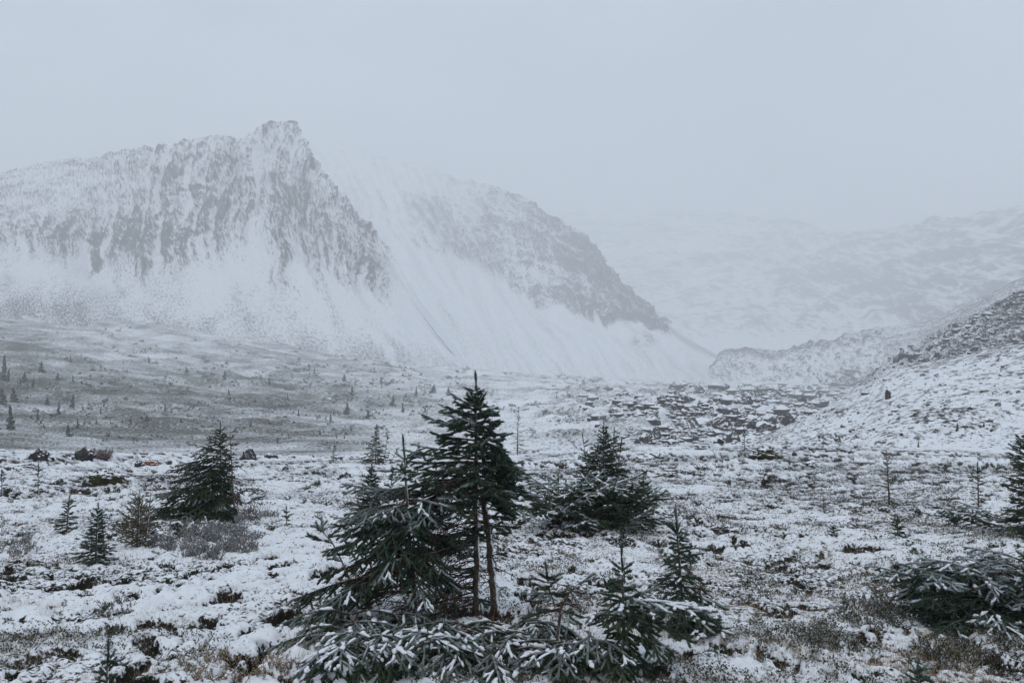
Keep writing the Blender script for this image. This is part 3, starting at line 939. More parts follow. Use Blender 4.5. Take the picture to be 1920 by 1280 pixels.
class Plant:
    def __init__(s, seed, lod=1.0, snow=0.3, frost=0.4):
        s.R = random.Random(seed); s.rs = np.random.RandomState(seed)
        s.lod = lod; s.snow_p = snow; s.frost = frost
        s.need = []; s.wood = []; s.snow = []; s.dead = []; s.trunk = []; s.stems = []; s.pale = []

    def path(s, pts, r0, r1, store):
        n = len(pts) - 1
        for i in range(n):
            ra = r0 + (r1 - r0) * i / n; rb = r0 + (r1 - r0) * (i + 1) / n
            if n > 12: ra *= 1 + 0.10 * math.sin(i * 2.3); rb *= 1 + 0.10 * math.sin((i + 1) * 2.3)
            store.append((pts[i], pts[i + 1], ra, rb))

    def rough(s, pts, j, n=4):
        out = []
        for i in range(len(pts) - 1):
            for k in range(n):
                q = pts[i].lerp(pts[i + 1], k / n)
                out.append(q + Vector((s.R.uniform(-j, j), s.R.uniform(-j, j), 0)))
        return out + [pts[-1]]

    def stem(s, pts, r0, r1):
        st = []
        s.path(pts, r0, r1, st)
        s.stems.append(st)

    def bend(s, o, d, L, droop, tip, n, jit=0.05):
        p = o.copy(); d = d.normalized(); pts = [p.copy()]
        u = s.R.uniform
        for i in range(n):
            t = (i + 0.5) / n
            d = (d + Vector((u(-jit, jit), u(-jit, jit), u(-jit, jit) - 2 * droop / n * (1 - t) + 2 * tip / n * t))).normalized()
            p = p + d * (L / n); pts.append(p.copy())
        return pts

    def branch(s, o, d, L, droop=0.3, tip=0.35, live=0.15, lat=0.55, latmax=0.17, sp=0.034, snow=None, rad=None, twig_up=0.0, fm=1.0, ter=True, lz=-0.05):
        R = s.R; u = R.uniform
        snow = s.snow_p if snow is None else snow
        sp = sp * s.lod ** 0.5
        n = max(4, int(L / 0.07))
        pts = s.bend(o, d, L, droop, tip, n)
        r0 = rad or (0.0025 + 0.011 * L)
        s.path(pts, r0, 0.0018, s.wood)
        for i in range(n):
            if (i + 0.5) / n > live:
                s.need.append((pts[i], pts[i + 1], fm))
                if R.random() < snow * 1.3:
                    s.snow.append((pts[i] + ZUP * 0.008, pts[i + 1] + ZUP * 0.008, u(0.009, 0.018), u(0.007, 0.013)))
        q = live * L + u(0, sp); side = R.choice((-1, 1))
        while q < L * 0.985:
            f = q / L * n; i = min(n - 1, int(f)); fr = f - i
            p = pts[i].lerp(pts[i + 1], fr)
            T = (pts[i + 1] - pts[i]).normalized()
            S = T.cross(ZUP)
            if S.length < 0.2: S = Vector((u(-1, 1), u(-1, 1), 0))
            S.normalize(); S *= side
            ll = min(latmax, (L - q) * lat + 0.03) * u(0.65, 1.15)
            dl = (T * u(0.45, 0.75) + S * 0.8 + ZUP * (lz + u(-0.25, 0.25))).normalized()
            p1 = p + dl * ll * 0.5
            dl2 = (dl + T * 0.25 + ZUP * (u(-0.14, 0.14) + twig_up + lz * 0.5)).normalized()
            p2 = p1 + dl2 * ll * 0.5
            s.need.append((p, p1, fm)); s.need.append((p1, p2, fm))
            s.wood.append((p, p2, 0.0018, 0.0012))
            has_snow = R.random() < snow * 1.7
            if has_snow:
                s.snow.append((p.lerp(p1, 0.3) + ZUP * 0.007, p2 + ZUP * 0.006, u(0.006, 0.012), u(0.006, 0.012)))
            if ter and ll > 0.07:
                k = int(ll / (0.038 * s.lod ** 0.5)); sd = R.choice((-1, 1))
                for j in range(k):
                    ff = (j + 0.7) / (k + 0.4)
                    b0 = p.lerp(p2, ff)
                    S2 = dl.cross(ZUP).normalized() * sd
                    d3 = (dl * 0.7 + S2 * 0.75 + ZUP * (u(-0.25, 0.2) + lz * 0.6)).normalized()
                    l3 = (0.42 * ll * (1 - ff) + 0.03) * u(0.75, 1.15)
                    b1 = b0 + d3 * l3
                    s.need.append((b0, b1, fm))
                    if has_snow and R.random() < 0.6:
                        s.snow.append((b0 + ZUP * 0.006, b1 + ZUP * 0.006, u(0.005, 0.010), u(0.005, 0.009)))
                    sd = -sd
            side = -side
            q += sp * u(0.7, 1.3)
        return pts

    def leader(s, p, top, rad=0.004, whorl=4, fm=1.0):
        """the upright top shoot and its ring of short side shoots"""
        R = s.R; u = R.uniform
        pts = [p, p.lerp(top, 0.5) + Vector((u(-.004, .004), 0, 0)), top]
        s.path(pts, rad, 0.002, s.wood)
        s.need.append((pts[0], pts[1], fm)); s.need.append((pts[1], pts[2], fm)); s.need.append((pts[1], pts[2], fm))
        L = (top - p).length
        for k in range(whorl):
            a = u(0, 6.28)
            d = Vector((math.cos(a), math.sin(a), u(0.3, 0.9))).normalized()
            e = p + d * L * u(0.4, 0.7)
            s.need.append((p, e, fm)); s.wood.append((p, e, 0.002, 0.0015))

    def crown(s, axis, prof, nb, flag=(0, 0), h0=0.1, h1=0.93, droop=0.35, tip=0.4, live=0.15, elev=(-0.15, 0.9), az=None, **kw):
        """branches round a trunk axis (list of points). prof(h) = reach, flag = wind lean (x,y) fraction"""
        R = s.R; u = R.uniform
        n = len(axis) - 1
        for i in range(nb):
            h = h0 + (h1 - h0) * ((i + u(0.1, 0.9)) / nb)
            f = h * n; k = min(n - 1, int(f))
            p = axis[k].lerp(axis[k + 1], f - k)
            a = (i * 2.39996 + u(-0.5, 0.5)) if az is None else u(*az)
            c, sn = math.cos(a), math.sin(a)
            ln = prof(h) * (1 + flag[0] * c + flag[1] * sn) * (u(0.75, 1.25) if R.random() < 0.7 else u(0.35, 0.8))
            if ln < 0.05: ln = 0.05 * u(0.8, 1.4)
            e = elev[0] + (elev[1] - elev[0]) * h ** 1.5 + u(-0.12, 0.12)
            s.branch(p, Vector((c, sn, e)), ln, droop * (1 - 0.6 * h), tip, live, **kw)

    def dead_twigs(s, axis, nb, h0, h1, L, az=None, store=None, droop=0.5, r=0.0038):
        R = s.R; u = R.uniform; n = len(axis) - 1
        store = s.dead if store is None else store
        for i in range(nb):
            h = u(h0, h1); f = h * n; k = min(n - 1, int(f))
            p = axis[k].lerp(axis[k + 1], f - k)
            a = u(0, 6.28) if az is None else u(*az)
            ln = L * u(0.4, 1.2)
            pts = s.bend(p, Vector((math.cos(a), math.sin(a), u(-0.3, 0.3))), ln, droop * u(0.2, 1.2), u(-0.2, 0.3), 5, 0.14)
            s.path(pts, r * u(0.8, 1.4), 0.001, store)
            for j in range(int(ln / 0.035)):
                m = R.randrange(1, 5)
                q = pts[m].lerp(pts[m + 1], R.random()) if m < 5 else pts[m]
                T = (pts[min(5, m + 1)] - pts[m]).normalized()
                sd = Vector((u(-1, 1), u(-1, 1), u(-0.9, 0.4)))
                e = s.bend(q, T * 0.7 + sd * 0.8, ln * u(0.12, 0.38), u(0, 0.4), 0, 3, 0.2)
                s.path(e, 0.0024, 0.0011, store)

    def finish(s, name, label, base, mat=None, cat='tree', group=None, bark=None, dens=480, nlen=0.021, nwid=0.0026, cone=1.0, crown_name='crown', core=0.33):
        mat = mat or M_needle; bark = bark or M_bark
        k = s.lod
        root = bpy.data.objects.new(name, None); COL.objects.link(root)
        root.empty_display_size = 0.1
        root.location = base
        tag(root, label, cat, group)
        off = Vector(base)

        def put(nm, mesh, m):
            o = link(nm, mesh, m, root)
            mesh.transform(Matrix.Translation(-off))
            if nm != 'trunk': o['kind'] = 'stuff'
            return o
        if s.trunk: put('trunk', tubes_mesh('trunk', s.trunk, 9), bark)
        for st in s.stems: put('trunk', tubes_mesh('trunk', st, 8), bark)
        if s.wood: put('branches', tubes_mesh('branches', s.wood, 4), M_twig)
        if s.dead: put('dead_twigs', tubes_mesh('dead_twigs', s.dead, 4), M_twig)
        if s.pale: put('bare_stem', tubes_mesh('bare_stem', s.pale, 6), M_pale)
        if s.need: put(crown_name, needles_mesh('needles', s.need, s.rs, dens / k ** 1.15, nlen * k ** 0.25, nwid * k ** 0.85, s.frost, cone, core, 0.035 * k ** 0.5), mat)
        if s.snow: put('snow', snow_mesh('snow_load', s.snow, s.rs, np.array([x[1][:] for x in s.need])), M_snow)
        return root


def at(px, py, d):
    w = world_pt(px, py, d)
    return Vector((float(w[0]), float(w[1]), float(w[2])))


def axis_px(pts, d):
    """trunk line through pixels (px,py[,depth offset]) at depth d"""
    return [at(p[0], p[1], d + (p[2] if len(p) > 2 else 0)) for p in pts]


# ---- the tall two-stemmed spruce in the middle
def spruce_main():
    d = 5.75
    s = Plant(3, 1.0, snow=0.06, frost=0.30)
    base = on_ground(905, 1152); d = base.y
    ax = axis_px([(893, 1155), (894, 1080), (893, 1010), (892, 950), (893, 880), (892, 820), (892, 770), (892, 738)], d)
    ax2 = axis_px([(927, 1152), (924, 1090), (919, 1040), (915, 990), (908, 950), (912, 900), (905, 850)], d + 0.10)
    s.path(s.rough(ax, 0.004), 0.021, 0.006, s.trunk); s.stem(s.rough(ax2, 0.005), 0.024, 0.012)
    s.leader(ax[-1], at(891, 696, d), 0.005, 5)
    prof = lambda h: float(np.interp(h, [0.40, 0.49, 0.55, 0.61, 0.73, 0.80, 0.87, 0.93, 1.0], [0.26, 0.32, 0.33, 0.31, 0.25, 0.19, 0.125, 0.08, 0.04]))
    s.crown(ax, prof, 70, flag=(-0.30, -0.05), h0=0.46, h1=0.90, droop=0.50, tip=0.36, live=0.12, elev=(-0.3, 0.62), latmax=0.12, sp=0.034, lz=-0.18)
    s.crown(ax, lambda h: 0.13 - 0.07 * h, 20, h0=0.86, h1=0.985, droop=0.05, tip=0.3, live=0.05, elev=(0.2, 0.9), latmax=0.045, sp=0.05, ter=False)
    for i in range(14):
        a = -1.0 + 0.17 * i
        s.branch(at(905, 800 + 9 * i, d + 0.06), Vector((math.cos(a), math.sin(a), 0.25)), 0.24, 1.1, 0.0, 0.15, latmax=0.09, lz=-0.4)
    s.crown(ax2, lambda h: 0.30, 14, flag=(0.0, 0), h0=0.66, h1=0.98, droop=0.55, tip=0.15, live=0.2, elev=(-0.25, 0.1), az=(-0.9, 0.9), latmax=0.12)
    # long low limbs reaching left
    for (px, py, L, a) in [(893, 905, 0.66, 3.2), (893, 930, 0.80, 3.05), (893, 945, 0.72, 3.45), (893, 900, 0.55, 2.6), (893, 960, 0.62, 3.7), (893, 1020, 0.42, 3.3), (893, 1005, 0.36, 2.9), (893, 1130, 0.34, 3.6), (893, 880, 0.50, 3.5), (893, 985, 0.30, 4.2), (893, 975, 0.24, 5.4)]:
        s.branch(at(px, py, d), Vector((math.cos(a), math.sin(a), 0.08)), L, 0.30, 0.15, 0.22, latmax=0.14, sp=0.032, lz=-0.25)
    # sparse shoots against the stem
    for (px, py, a, L) in [(893, 1015, 1.2, 0.16), (894, 1120, -1.2, 0.18), (920, 1000, 0.3, 0.12), (893, 1060, -1.9, 0.14), (918, 985, 0.0, 0.16), (922, 1040, 0.5, 0.10), (910, 965, -0.6, 0.2), (893, 990, -1.4, 0.16)]:
        s.branch(at(px, py, d - 0.02), Vector((math.cos(a), math.sin(a), 0.2)), L, 0.4, 0.2, 0.2, latmax=0.07)
    s.dead_twigs(ax, 80, 0.06, 0.54, 0.44, az=(2.2, 4.1))
    s.dead_twigs(ax, 44, 0.06, 0.62, 0.22)
    s.dead_twigs(ax2, 46, 0.05, 0.8, 0.20)
    for (bx, bz) in ((893, ax[0]), (927, ax2[0])):
        for k in range(7):
            a = k * 0.9
            s.path([bz + Vector((0, 0, 0.07)), bz + Vector((0.02 * math.cos(a), 0.02 * math.sin(a), 0.02)), bz + Vector((0.06 * math.cos(a), 0.06 * math.sin(a), -0.03))], 0.014, 0.008, s.dead)
    s.finish('spruce_tree', 'tallest spruce in the middle, two bare stems under a dense dark crown', base, M_needle_blue)


def spruce_companion():
    base = on_ground(778, 1165); d = base.y
    s = Plant(9, 1.0, snow=0.05, frost=0.24)
    ax = axis_px([(782, 1165), (776, 1100), (770, 1040), (766, 980), (762, 920), (759, 862)], d)
    s.path(ax, 0.019, 0.005, s.trunk)
    s.leader(ax[-1], at(755, 814, d), 0.005, 4)
    prof = lambda h: float(np.interp(h, [0.1, 0.2, 0.4, 0.6, 0.75, 0.85, 1.0], [0.42, 0.44, 0.42, 0.38, 0.34, 0.20, 0.05]))
    s.crown(ax, prof, 46, flag=(-0.15, -0.2), h0=0.30, h1=0.76, droop=1.0, tip=0.10, live=0.14, elev=(0.05, 0.5), latmax=0.14, sp=0.036, lz=-0.4)
    s.crown(ax, lambda h: 0.10, 4, h0=0.84, h1=0.97, live=0.1, elev=(0.3, 0.8))
    for (px, py, L, a) in [(772, 1075, 0.70, 3.25), (774, 1095, 0.68, 3.5), (774, 1110, 0.62, 2.95), (770, 1060, 0.50, 3.8), (765, 960, 0.42, 3.2), (764, 945, 0.40, 2.8)]:
        s.branch(at(px, py, d), Vector((math.cos(a), math.sin(a), 0.12)), L, 0.55, 0.05, 0.25, latmax=0.15, sp=0.032, lz=-0.35)
    s.dead_twigs(ax, 44, 0.05, 0.5, 0.36)
    # leaning side stem on the far left
    st = axis_px([(655, 1085), (640, 1050), (622, 1015), (603, 995)], d - 0.1)
    s.path(st, 0.006, 0.003, s.pale)
    s.leader(st[-1], at(592, 978, d - 0.1), 0.003, 3)
    s.crown(st, lambda h: 0.12, 7, h0=0.1, h1=0.95, elev=(0.1, 0.7), live=0.05)
    s.finish('spruce_tree', 'ragged spruce with bare orange leader just left of the tallest one', base, M_needle_blue)


def mat_plant(name, label, centre, seed, nb, L, az, elev, lod=1.0, snow=0.5, frost=0.3, spread=(0.2, 0.2), leaders=(), mat=None, dens=480, group=None, droop=0.3, tip=0.3, zoff=(0.02, 0.16), cat='shrub', latmax=0.17, fm=1.0, sp=0.034, lz=-0.2):
    """krummholz: spruce branches lying in layers over the ground"""
    s = Plant(seed, lod, snow, frost)
    u = s.R.uniform
    for i in range(nb):
        a = u(*az)
        o = Vector((centre.x + u(-1, 1) * spread[0], centre.y + u(-1, 1) * spread[1], 0))
        o.z = gz(o.x, o.y) + u(*zoff)
        ln = L * u(0.6, 1.15)
        s.branch(o, Vector((math.cos(a), math.sin(a), u(*elev))), ln, droop, tip, 0.12, latmax=latmax, fm=fm, sp=sp, lz=lz)
    for (x, y, h) in leaders:
        p = Vector((x, y, gz(x, y)))
        top = p + Vector((u(-0.03, 0.03), u(-0.03, 0.03), h))
        axs = [p, p.lerp(top, 0.4), p.lerp(top, 0.8)]
        s.path(axs, 0.006 * (h / 0.4) ** 0.5, 0.003, s.wood)
        s.leader(axs[-1], top, 0.003, 4)
        s.crown(axs, lambda q: h * (0.42 - 0.26 * q), max(5, int(12 * h / 0.4)), h0=0.1, h1=1.0, elev=(0.1, 0.8), live=0.1, latmax=0.1)
    return s.finish(name, label, Vector((centre.x, centre.y, gz(centre.x, centre.y))), mat, cat, group, dens=dens)


def small_spruce(name, label, px, py, top, seed, reach, nb=26, lod=None, snow=0.2, frost=0.5, mat=None, flag=(0, 0), stems=(), bark=None, h0=0.05, dens=480, nlen=0.021, cat='tree', group=None, elev=(-0.1, 0.9), live=0.1, latmax=0.15, droop=0.4, tip=0.35, shape=None, dead=0, lead=0.16, snow_low=0, sp=0.034, cone=1.0, lat=0.55, ter=True, lean=0.0, lz=-0.15):
    """reach in pixels of the photograph; top = (px,py) of the tip"""
    base = on_ground(px, py); d = base.y
    k = d / FPX
    s = Plant(seed, lod or max(1.0, d / 5.7), snow, frost)
    if flag == (0, 0): flag = (s.R.uniform(-0.35, 0.25), s.R.uniform(-0.2, 0.2))
    tp = at(top[0], top[1], d)
    n = 6
    u = s.R.uniform
    b0 = base - ZUP * 0.03
    ax = []
    for i in range(n + 1):
        t = i / n * (1 - lead)
        p = b0.lerp(tp, t)
        p.x += lean * math.sin(t * math.pi) * k
        ax.append(p)
    H = (tp - b0).length
    s.path(ax, 0.006 + 0.012 * H, 0.004, s.trunk)
    s.leader(ax[-1], tp, 0.004, 4)
    r = reach * k
    shape = shape or ([0, 0.1, 0.3, 1.0], [0.85, 1.0, 0.85, 0.12])
    s.crown(ax, lambda h: r * float(np.interp(h, *shape)), nb, flag=flag, h0=h0, h1=0.98, droop=droop, tip=tip, live=live, elev=elev, latmax=latmax, sp=sp, lat=lat, ter=ter, lz=lz)
    if dead: s.dead_twigs(ax, dead, 0.0, 0.6, r * 0.7)
    if snow_low:
        for i in range(snow_low):
            a = u(0, 6.28)
            s.branch(base + ZUP * u(0.03, 0.12), Vector((math.cos(a), math.sin(a), 0.1)), r * u(0.7, 1.15), 0.3, 0.2, 0.1, latmax=latmax, snow=0.8)
    for (tx, ty, rr, bb) in stems:        # extra stems: top pixel, reach, branches
        t2 = at(tx, ty, d + u(-0.1, 0.1))
        b2 = base + Vector(((tx - px) * k * 0.6, u(-0.05, 0.05), -0.02))
        a2 = [b2.lerp(t2, i / 5 * 0.85) for i in range(6)]
        s.stem(a2, 0.010, 0.004)
        s.leader(a2[-1], t2, 0.003, 3)
        s.crown(a2, lambda h: rr * k * float(np.interp(h, *shape)), bb, h0=0.1, h1=0.97, droop=droop, tip=tip, live=live, elev=elev, latmax=latmax)
    return s, base


def build_trees():
    spruce_main()
    spruce_companion()
    f = 5.15
    # snow-laden mats at the foot of the middle trees
    mat_plant('spruce_shrub', 'low snow laden spruce mat at the foot of the left middle spruce', on_ground(755, 1205), 21, 56, 0.38, (2.2, 6.6), (0.35, 1.0), snow=0.20, frost=0.26, spread=(0.34, 0.16), droop=1.1, tip=0.0, zoff=(0.0, 0.10), lz=-0.45, latmax=0.13)
    mat_plant('spruce_shrub', 'low spruce mat with snowy tips below the two bare stems', on_ground(935, 1215), 22, 52, 0.37, (2.6, 6.9), (0.4, 1.1), snow=0.18, frost=0.24, spread=(0.24, 0.14), droop=1.2, tip=0.0, zoff=(0.0, 0.10), lz=-0.45, latmax=0.12)
    mat_plant('spruce_shrub', 'snow covered spruce boughs along the bottom edge, left of centre', on_ground(725, 1262), 23, 40, 0.32, (2.4, 6.9), (0.3, 0.9), snow=0.30, frost=0.32, spread=(0.30, 0.10), droop=1.1, tip=0.0, lz=-0.4, latmax=0.13)
    mat_plant('spruce_shrub', 'dark spruce boughs on the bottom edge below the bent sapling', on_ground(1010, 1255), 24, 44, 0.36, (2.4, 6.9), (0.3, 0.9), snow=0.20, frost=0.26, spread=(0.36, 0.10), droop=1.1, tip=0.0, lz=-0.4, latmax=0.13)
    # bent sapling with a bare stem
    base = on_ground(1044, 1235); d = base.y
    s = Plant(31, 1.0, 0.12, 0.45)
    ax = axis_px([(1044, 1235), (1046, 1190), (1052, 1140), (1066, 1112), (1090, 1090)], d)
    s.path(ax, 0.010, 0.004, s.trunk)
    s.branch(ax[3], Vector((0.75, 0, 0.6)), 0.15, 0, 0.1, 0.0, latmax=0.06)
    s.branch(ax[3], Vector((-0.8, -0.3, 0.15)), 0.24, 0.2, 0.1, 0.1, latmax=0.11)
    s.branch(ax[2], Vector((-0.9, 0.2, -0.1)), 0.22, 0.4, 0.1, 0.15, latmax=0.11)
    s.branch(ax[2], Vector((0.7, -0.5, -0.2)), 0.14, 0.6, 0.1, 0.15, latmax=0.09)
    st = axis_px([(1040, 1135), (1030, 1100), (1026, 1085)], d + 0.04)
    s.stem(st, 0.004, 0.003); s.leader(st[-1], at(1022, 1052, d + 0.04), 0.003, 5)
    s.crown(st, lambda h: 0.08, 6, h0=0.2, h1=0.95, elev=(0.2, 0.7))
    s.dead_twigs(ax, 22, 0.4, 0.95, 0.15)
    s.finish('spruce_sapling', 'bent spruce sapling with bare stem right of the tallest spruce', base)
    # small spruces on the right of the middle
    s, b = small_spruce('', '', 1172, 1255, (1166, 1014), 32, 92, 44, snow=0.14, frost=0.35, droop=0.9, tip=0.1, lz=-0.4, elev=(0.1, 0.9), flag=(0.25, -0.1), shape=([0, 0.2, 0.5, 0.62, 0.8, 1.0], [0.7, 0.75, 0.95, 0.9, 0.3, 0.12]), lead=0.22, dead=16, h0=0.12)
    dd = b.y
    s.branch(at(1175, 1130, dd), Vector((0.9, -0.15, 0.25)), 0.42, 0.5, 0.0, 0.1, snow=0.95, latmax=0.15)
    s.branch(at(1175, 1150, dd), Vector((0.9, -0.4, 0.1)), 0.34, 0.5, 0.0, 0.1, snow=0.9, latmax=0.15)
    s.finish('spruce_tree', 'small spruce with a snow laden bough reaching right, front right of centre', b)
    s, b = small_spruce('', '', 1285, 1185, (1266, 950), 33, 92, 46, snow=0.14, droop=0.8, tip=0.1, lz=-0.4, elev=(0.0, 0.9), frost=0.35, flag=(0.1, -0.1), shape=([0, 0.15, 0.45, 0.7, 1.0], [0.8, 1.0, 0.80, 0.40, 0.12]), lead=0.2, dead=14, snow_low=5)
    s.finish('spruce_tree', 'small frosty spruce standing alone on open snow, right of centre', b, M_needle_blue)
    # spruce clump, middle right
    s, b = small_spruce('', '', 1132, 938, (1132, 788), 34, 64, 90, lod=1.1, sp=0.030, snow=0.10, frost=0.35, shape=([0, 0.15, 0.4, 0.7, 1.0], [1.0, 1.1, 0.80, 0.45, 0.1]), stems=[(1092, 812, 30, 14), (1152, 800, 26, 12), (1166, 822, 24, 9)], lead=0.1, dead=30)
    s.finish('spruce_tree', 'pointed dark spruce clump rising behind the broad low spruce mat', b)
    c = on_ground(1118, 985)
    u = random.Random(5).uniform
    ld = []
    for i in range(17):
        px = u(1045, 1215); py = u(955, 990)
        g = on_ground(px, py); ld.append((g.x, g.y, u(0.22, 0.48)))
    mat_plant('spruce_shrub', 'broad low snow dusted spruce mat with small upright tips, middle right', c, 35, 92, 0.50, (0, 6.28), (0.15, 0.8), lod=1.5, snow=0.22, frost=0.42, spread=(0.46, 0.32), leaders=ld, zoff=(0.02, 0.32), latmax=0.2)
    # dark spruce, left
    s, b = small_spruce('', '', 416, 970, (413, 790), 36, 98, 100, lod=1.1, sp=0.030, snow=0.10, frost=0.25, flag=(-0.72, -0.1), shape=([0, 0.12, 0.35, 0.6, 0.8, 1.0], [1.0, 0.95, 0.76, 0.46, 0.24, 0.08]), droop=0.6, lz=-0.3, lead=0.1, dead=20, elev=(-0.1, 0.6))
    st = axis_px([(440, 960), (436, 910), (434, 860), (431, 808)], b.y + 0.05)
    s.path(st, 0.012, 0.004, s.pale)
    for (px, py, L, a) in [(405, 895, 0.58, 3.0), (405, 915, 0.62, 3.4), (405, 875, 0.50, 3.2), (405, 930, 0.68, 3.1), (405, 945, 0.76, 3.5), (405, 958, 0.84, 2.9), (405, 860, 0.42, 3.4), (405, 962, 0.80, 3.25), (405, 905, 0.6, 3.7)]:
        s.branch(at(px, py, b.y), Vector((math.cos(a), math.sin(a), 0.15)), L, 0.35, 0.1, 0.1, latmax=0.17, lz=-0.3)
    s.dead_twigs(st, 44, 0.0, 0.95, 0.18, store=s.pale)
    s.crown(st, lambda h: 0.09, 9, h0=0.55, h1=1.0, elev=(0, 0.6))
    for i in range(12):
        q = on_ground(445 + 4 * i, 955 + (i * 7) % 14)
        s.path(s.bend(q, Vector((u(-.4, .4), u(-.4, .4), 1)), u(0.12, 0.42), 0, 0, 5, 0.12), 0.004, 0.001, s.pale)
    s.finish('spruce_tree', 'dark spruce swept to the left with a pale dead stem, left middle distance', b)
    mat_plant('spruce_shrub', 'small snowy spruce shoot right of the swept dark spruce', on_ground(468, 948), 37, 10, 0.16, (0, 6.28), (0.4, 1.2), lod=1.9, snow=0.4, spread=(0.10, 0.05), latmax=0.09)
    # dark spruce behind the companion tree
    s, b = small_spruce('', '', 700, 1005, (697, 868), 38, 78, 75, lod=1.35, snow=0.14, frost=0.30, flag=(-0.1, 0), shape=([0, 0.15, 0.4, 0.6, 1.0], [1.0, 1.0, 0.66, 0.3, 0.08]), lead=0.1, dead=10, stems=[(737, 880, 22, 9)])
    s.finish('spruce_tree', 'dark conical spruce half hidden behind the ragged middle spruce', b)
    # distant spruce on the terrace edge
    s, b = small_spruce('', '', 704, 868, (707, 794), 39, 40, 60, lod=2.6, snow=0.12, frost=0.3, shape=([0, 0.2, 0.5, 0.7, 1.0], [1.0, 0.9, 0.5, 0.22, 0.1]), lead=0.06, stems=[(728, 815, 14, 10), (748, 838, 16, 8)])
    s.finish('spruce_tree', 'distant dark spruce on the terrace edge, left of the tallest one', b)
    # right edge
    s, b = small_spruce('', '', 1935, 1010, (1930, 790), 40, 95, 80, lod=1.3, snow=0.05, frost=0.28, flag=(-0.35, -0.1), shape=([0, 0.12, 0.28, 0.45, 0.75, 1.0], [1.3, 1.0, 0.45, 0.35, 0.40, 0.1]), lead=0.1, dead=24)
    s.finish('spruce_tree', 'dark spruce cut off by the right edge of the picture', b)
    c = on_ground(1872, 1165)
    mat_plant('spruce_shrub', 'large dense dark spruce bush filling the lower right', c, 41, 120, 0.36, (1.4, 5.2), (0.2, 1.05), lod=1.12, snow=0.10, frost=0.48, spread=(0.32, 0.24), droop=0.7, tip=0.1, zoff=(0.02, 0.30), mat=M_needle_blue, lz=-0.3, latmax=0.14, cat='shrub')
    s, b = small_spruce('', '', 1945, 1190, (1960, 960), 42, 100, 34, snow=0.06, frost=0.25, lead=0.1)
    s.finish('spruce_tree', 'dark spruce rising out of the lower right edge behind the bush', b, M_needle_blue)
    mat_plant('spruce_shrub', 'low sprawling spruce boughs left of the right edge spruce', on_ground(1845, 990), 43, 16, 0.36, (2.0, 4.4), (0.1, 0.5), lod=1.8, snow=0.25, spread=(0.22, 0.12))
    # frosty saplings on the left
    s, b = small_spruce('', '', 180, 1055, (184, 942), 44, 38, 50, lod=1.1, snow=0.2, frost=0.75, shape=([0, 0.15, 0.5, 1.0], [1.0, 1.0, 0.6, 0.12]), lead=0.14, snow_low=3, dead=4)
    s.path(axis_px([(196, 1045), (193, 1000), (190, 962)], b.y + 0.05), 0.007, 0.004, s.pale)
    s.finish('spruce_sapling', 'frosty blue green spruce sapling on the left snow, beside a bare stem', b, M_needle_blue, 'sapling')
    s, b = small_spruce('', '', 125, 992, (131, 928), 45, 24, 26, lod=1.3, snow=0.1, frost=0.4, lead=0.2)
    s.finish('spruce_sapling', 'tiny dark spruce sapling behind the frosty one on the left', b, None, 'sapling')
    s, b = small_spruce('', '', 72, 926, (72, 868), 46, 14, 12, snow=0.1, frost=0.5, lead=0.25)
    s.finish('spruce_sapling', 'thin far sapling near the left edge beside rocks', b, None, 'sapling')
    s, b = small_spruce('', '', 4, 925, (3, 880), 47, 12, 10, snow=0.1, frost=0.5, lead=0.25)
    s.finish('spruce_sapling', 'small sapling cut by the left edge above the snowy deadfall', b, None, 'sapling')
    s, b = small_spruce('', '', 200, 1300, (203, 1198), 48, 38, 20, snow=0.1, frost=0.5, lead=0.3, latmax=0.06, sp=0.05)
    s.finish('spruce_sapling', 'frosted young spruce shoot at the bottom edge, far left', b, M_needle_blue, 'sapling')
    s, b = small_spruce('', '', 1722, 1296, (1722, 1232), 49, 28, 14, snow=0.2, frost=0.45, lead=0.3, latmax=0.06)
    s.finish('spruce_sapling', 'frosted young spruce shoot at the bottom edge, right side', b, M_needle_blue, 'sapling')
    s, b = small_spruce('', '', 1683, 1000, (1683, 968), 50, 11, 20, snow=0.04, frost=0.15, lead=0.15, latmax=0.08)
    s.finish('spruce_sapling', 'tiny dark green cone shaped seedling on the right snow', b, None, 'sapling')
    s, b = small_spruce('', '', 1565, 1002, (1562, 984), 51, 12, 8, snow=0.04, frost=0.4, lead=0.2, latmax=0.06)
    s.finish('spruce_sapling', 'tiny sparse seedling left of the dark green one', b, None, 'sapling')
    s, b = small_spruce('', '', 538, 985, (537, 948), 52, 12, 10, snow=0.1, frost=0.6, lead=0.2, latmax=0.06)
    s.finish('spruce_sapling', 'tiny frosty seedling between the swept spruce and middle trees', b, None, 'sapling')
    s, b = small_spruce('', '', 1396, 846, (1395, 802), 53, 13, 16, snow=0.08, frost=0.3, lead=0.2)
    s.finish('spruce_sapling', 'small spruce growing beside the long dark rock, far right middle', b, None, 'sapling')
    s, b = small_spruce('', '', 625, 866, (627, 830), 54, 13, 16, snow=0.08, frost=0.3, lead=0.2)
    s.finish('spruce_sapling', 'small spruce on the terrace edge right of the round boulder', b, None, 'sapling')
    s, b = small_spruce('', '', 1835, 952, (1833, 866), 55, 24, 20, lod=1.4, snow=0.05, frost=0.3, lead=0.2, elev=(0.0, 0.6), latmax=0.07, sp=0.06)
    s.finish('spruce_sapling', 'thin dark sapling with few branches near the right edge', b, None, 'sapling')
    # larches
    s, b = small_spruce('', '', 970, 852, (972, 762), 56, 27, 40, lod=2.2, snow=0.0, frost=0.35, flag=(0.1, 0), shape=([0, 0.3, 0.6, 1.0], [1.1, 0.9, 0.55, 0.15]), dens=160, elev=(-0.1, 0.7), lat=0.35, latmax=0.12, sp=0.07, ter=False, lead=0.12)
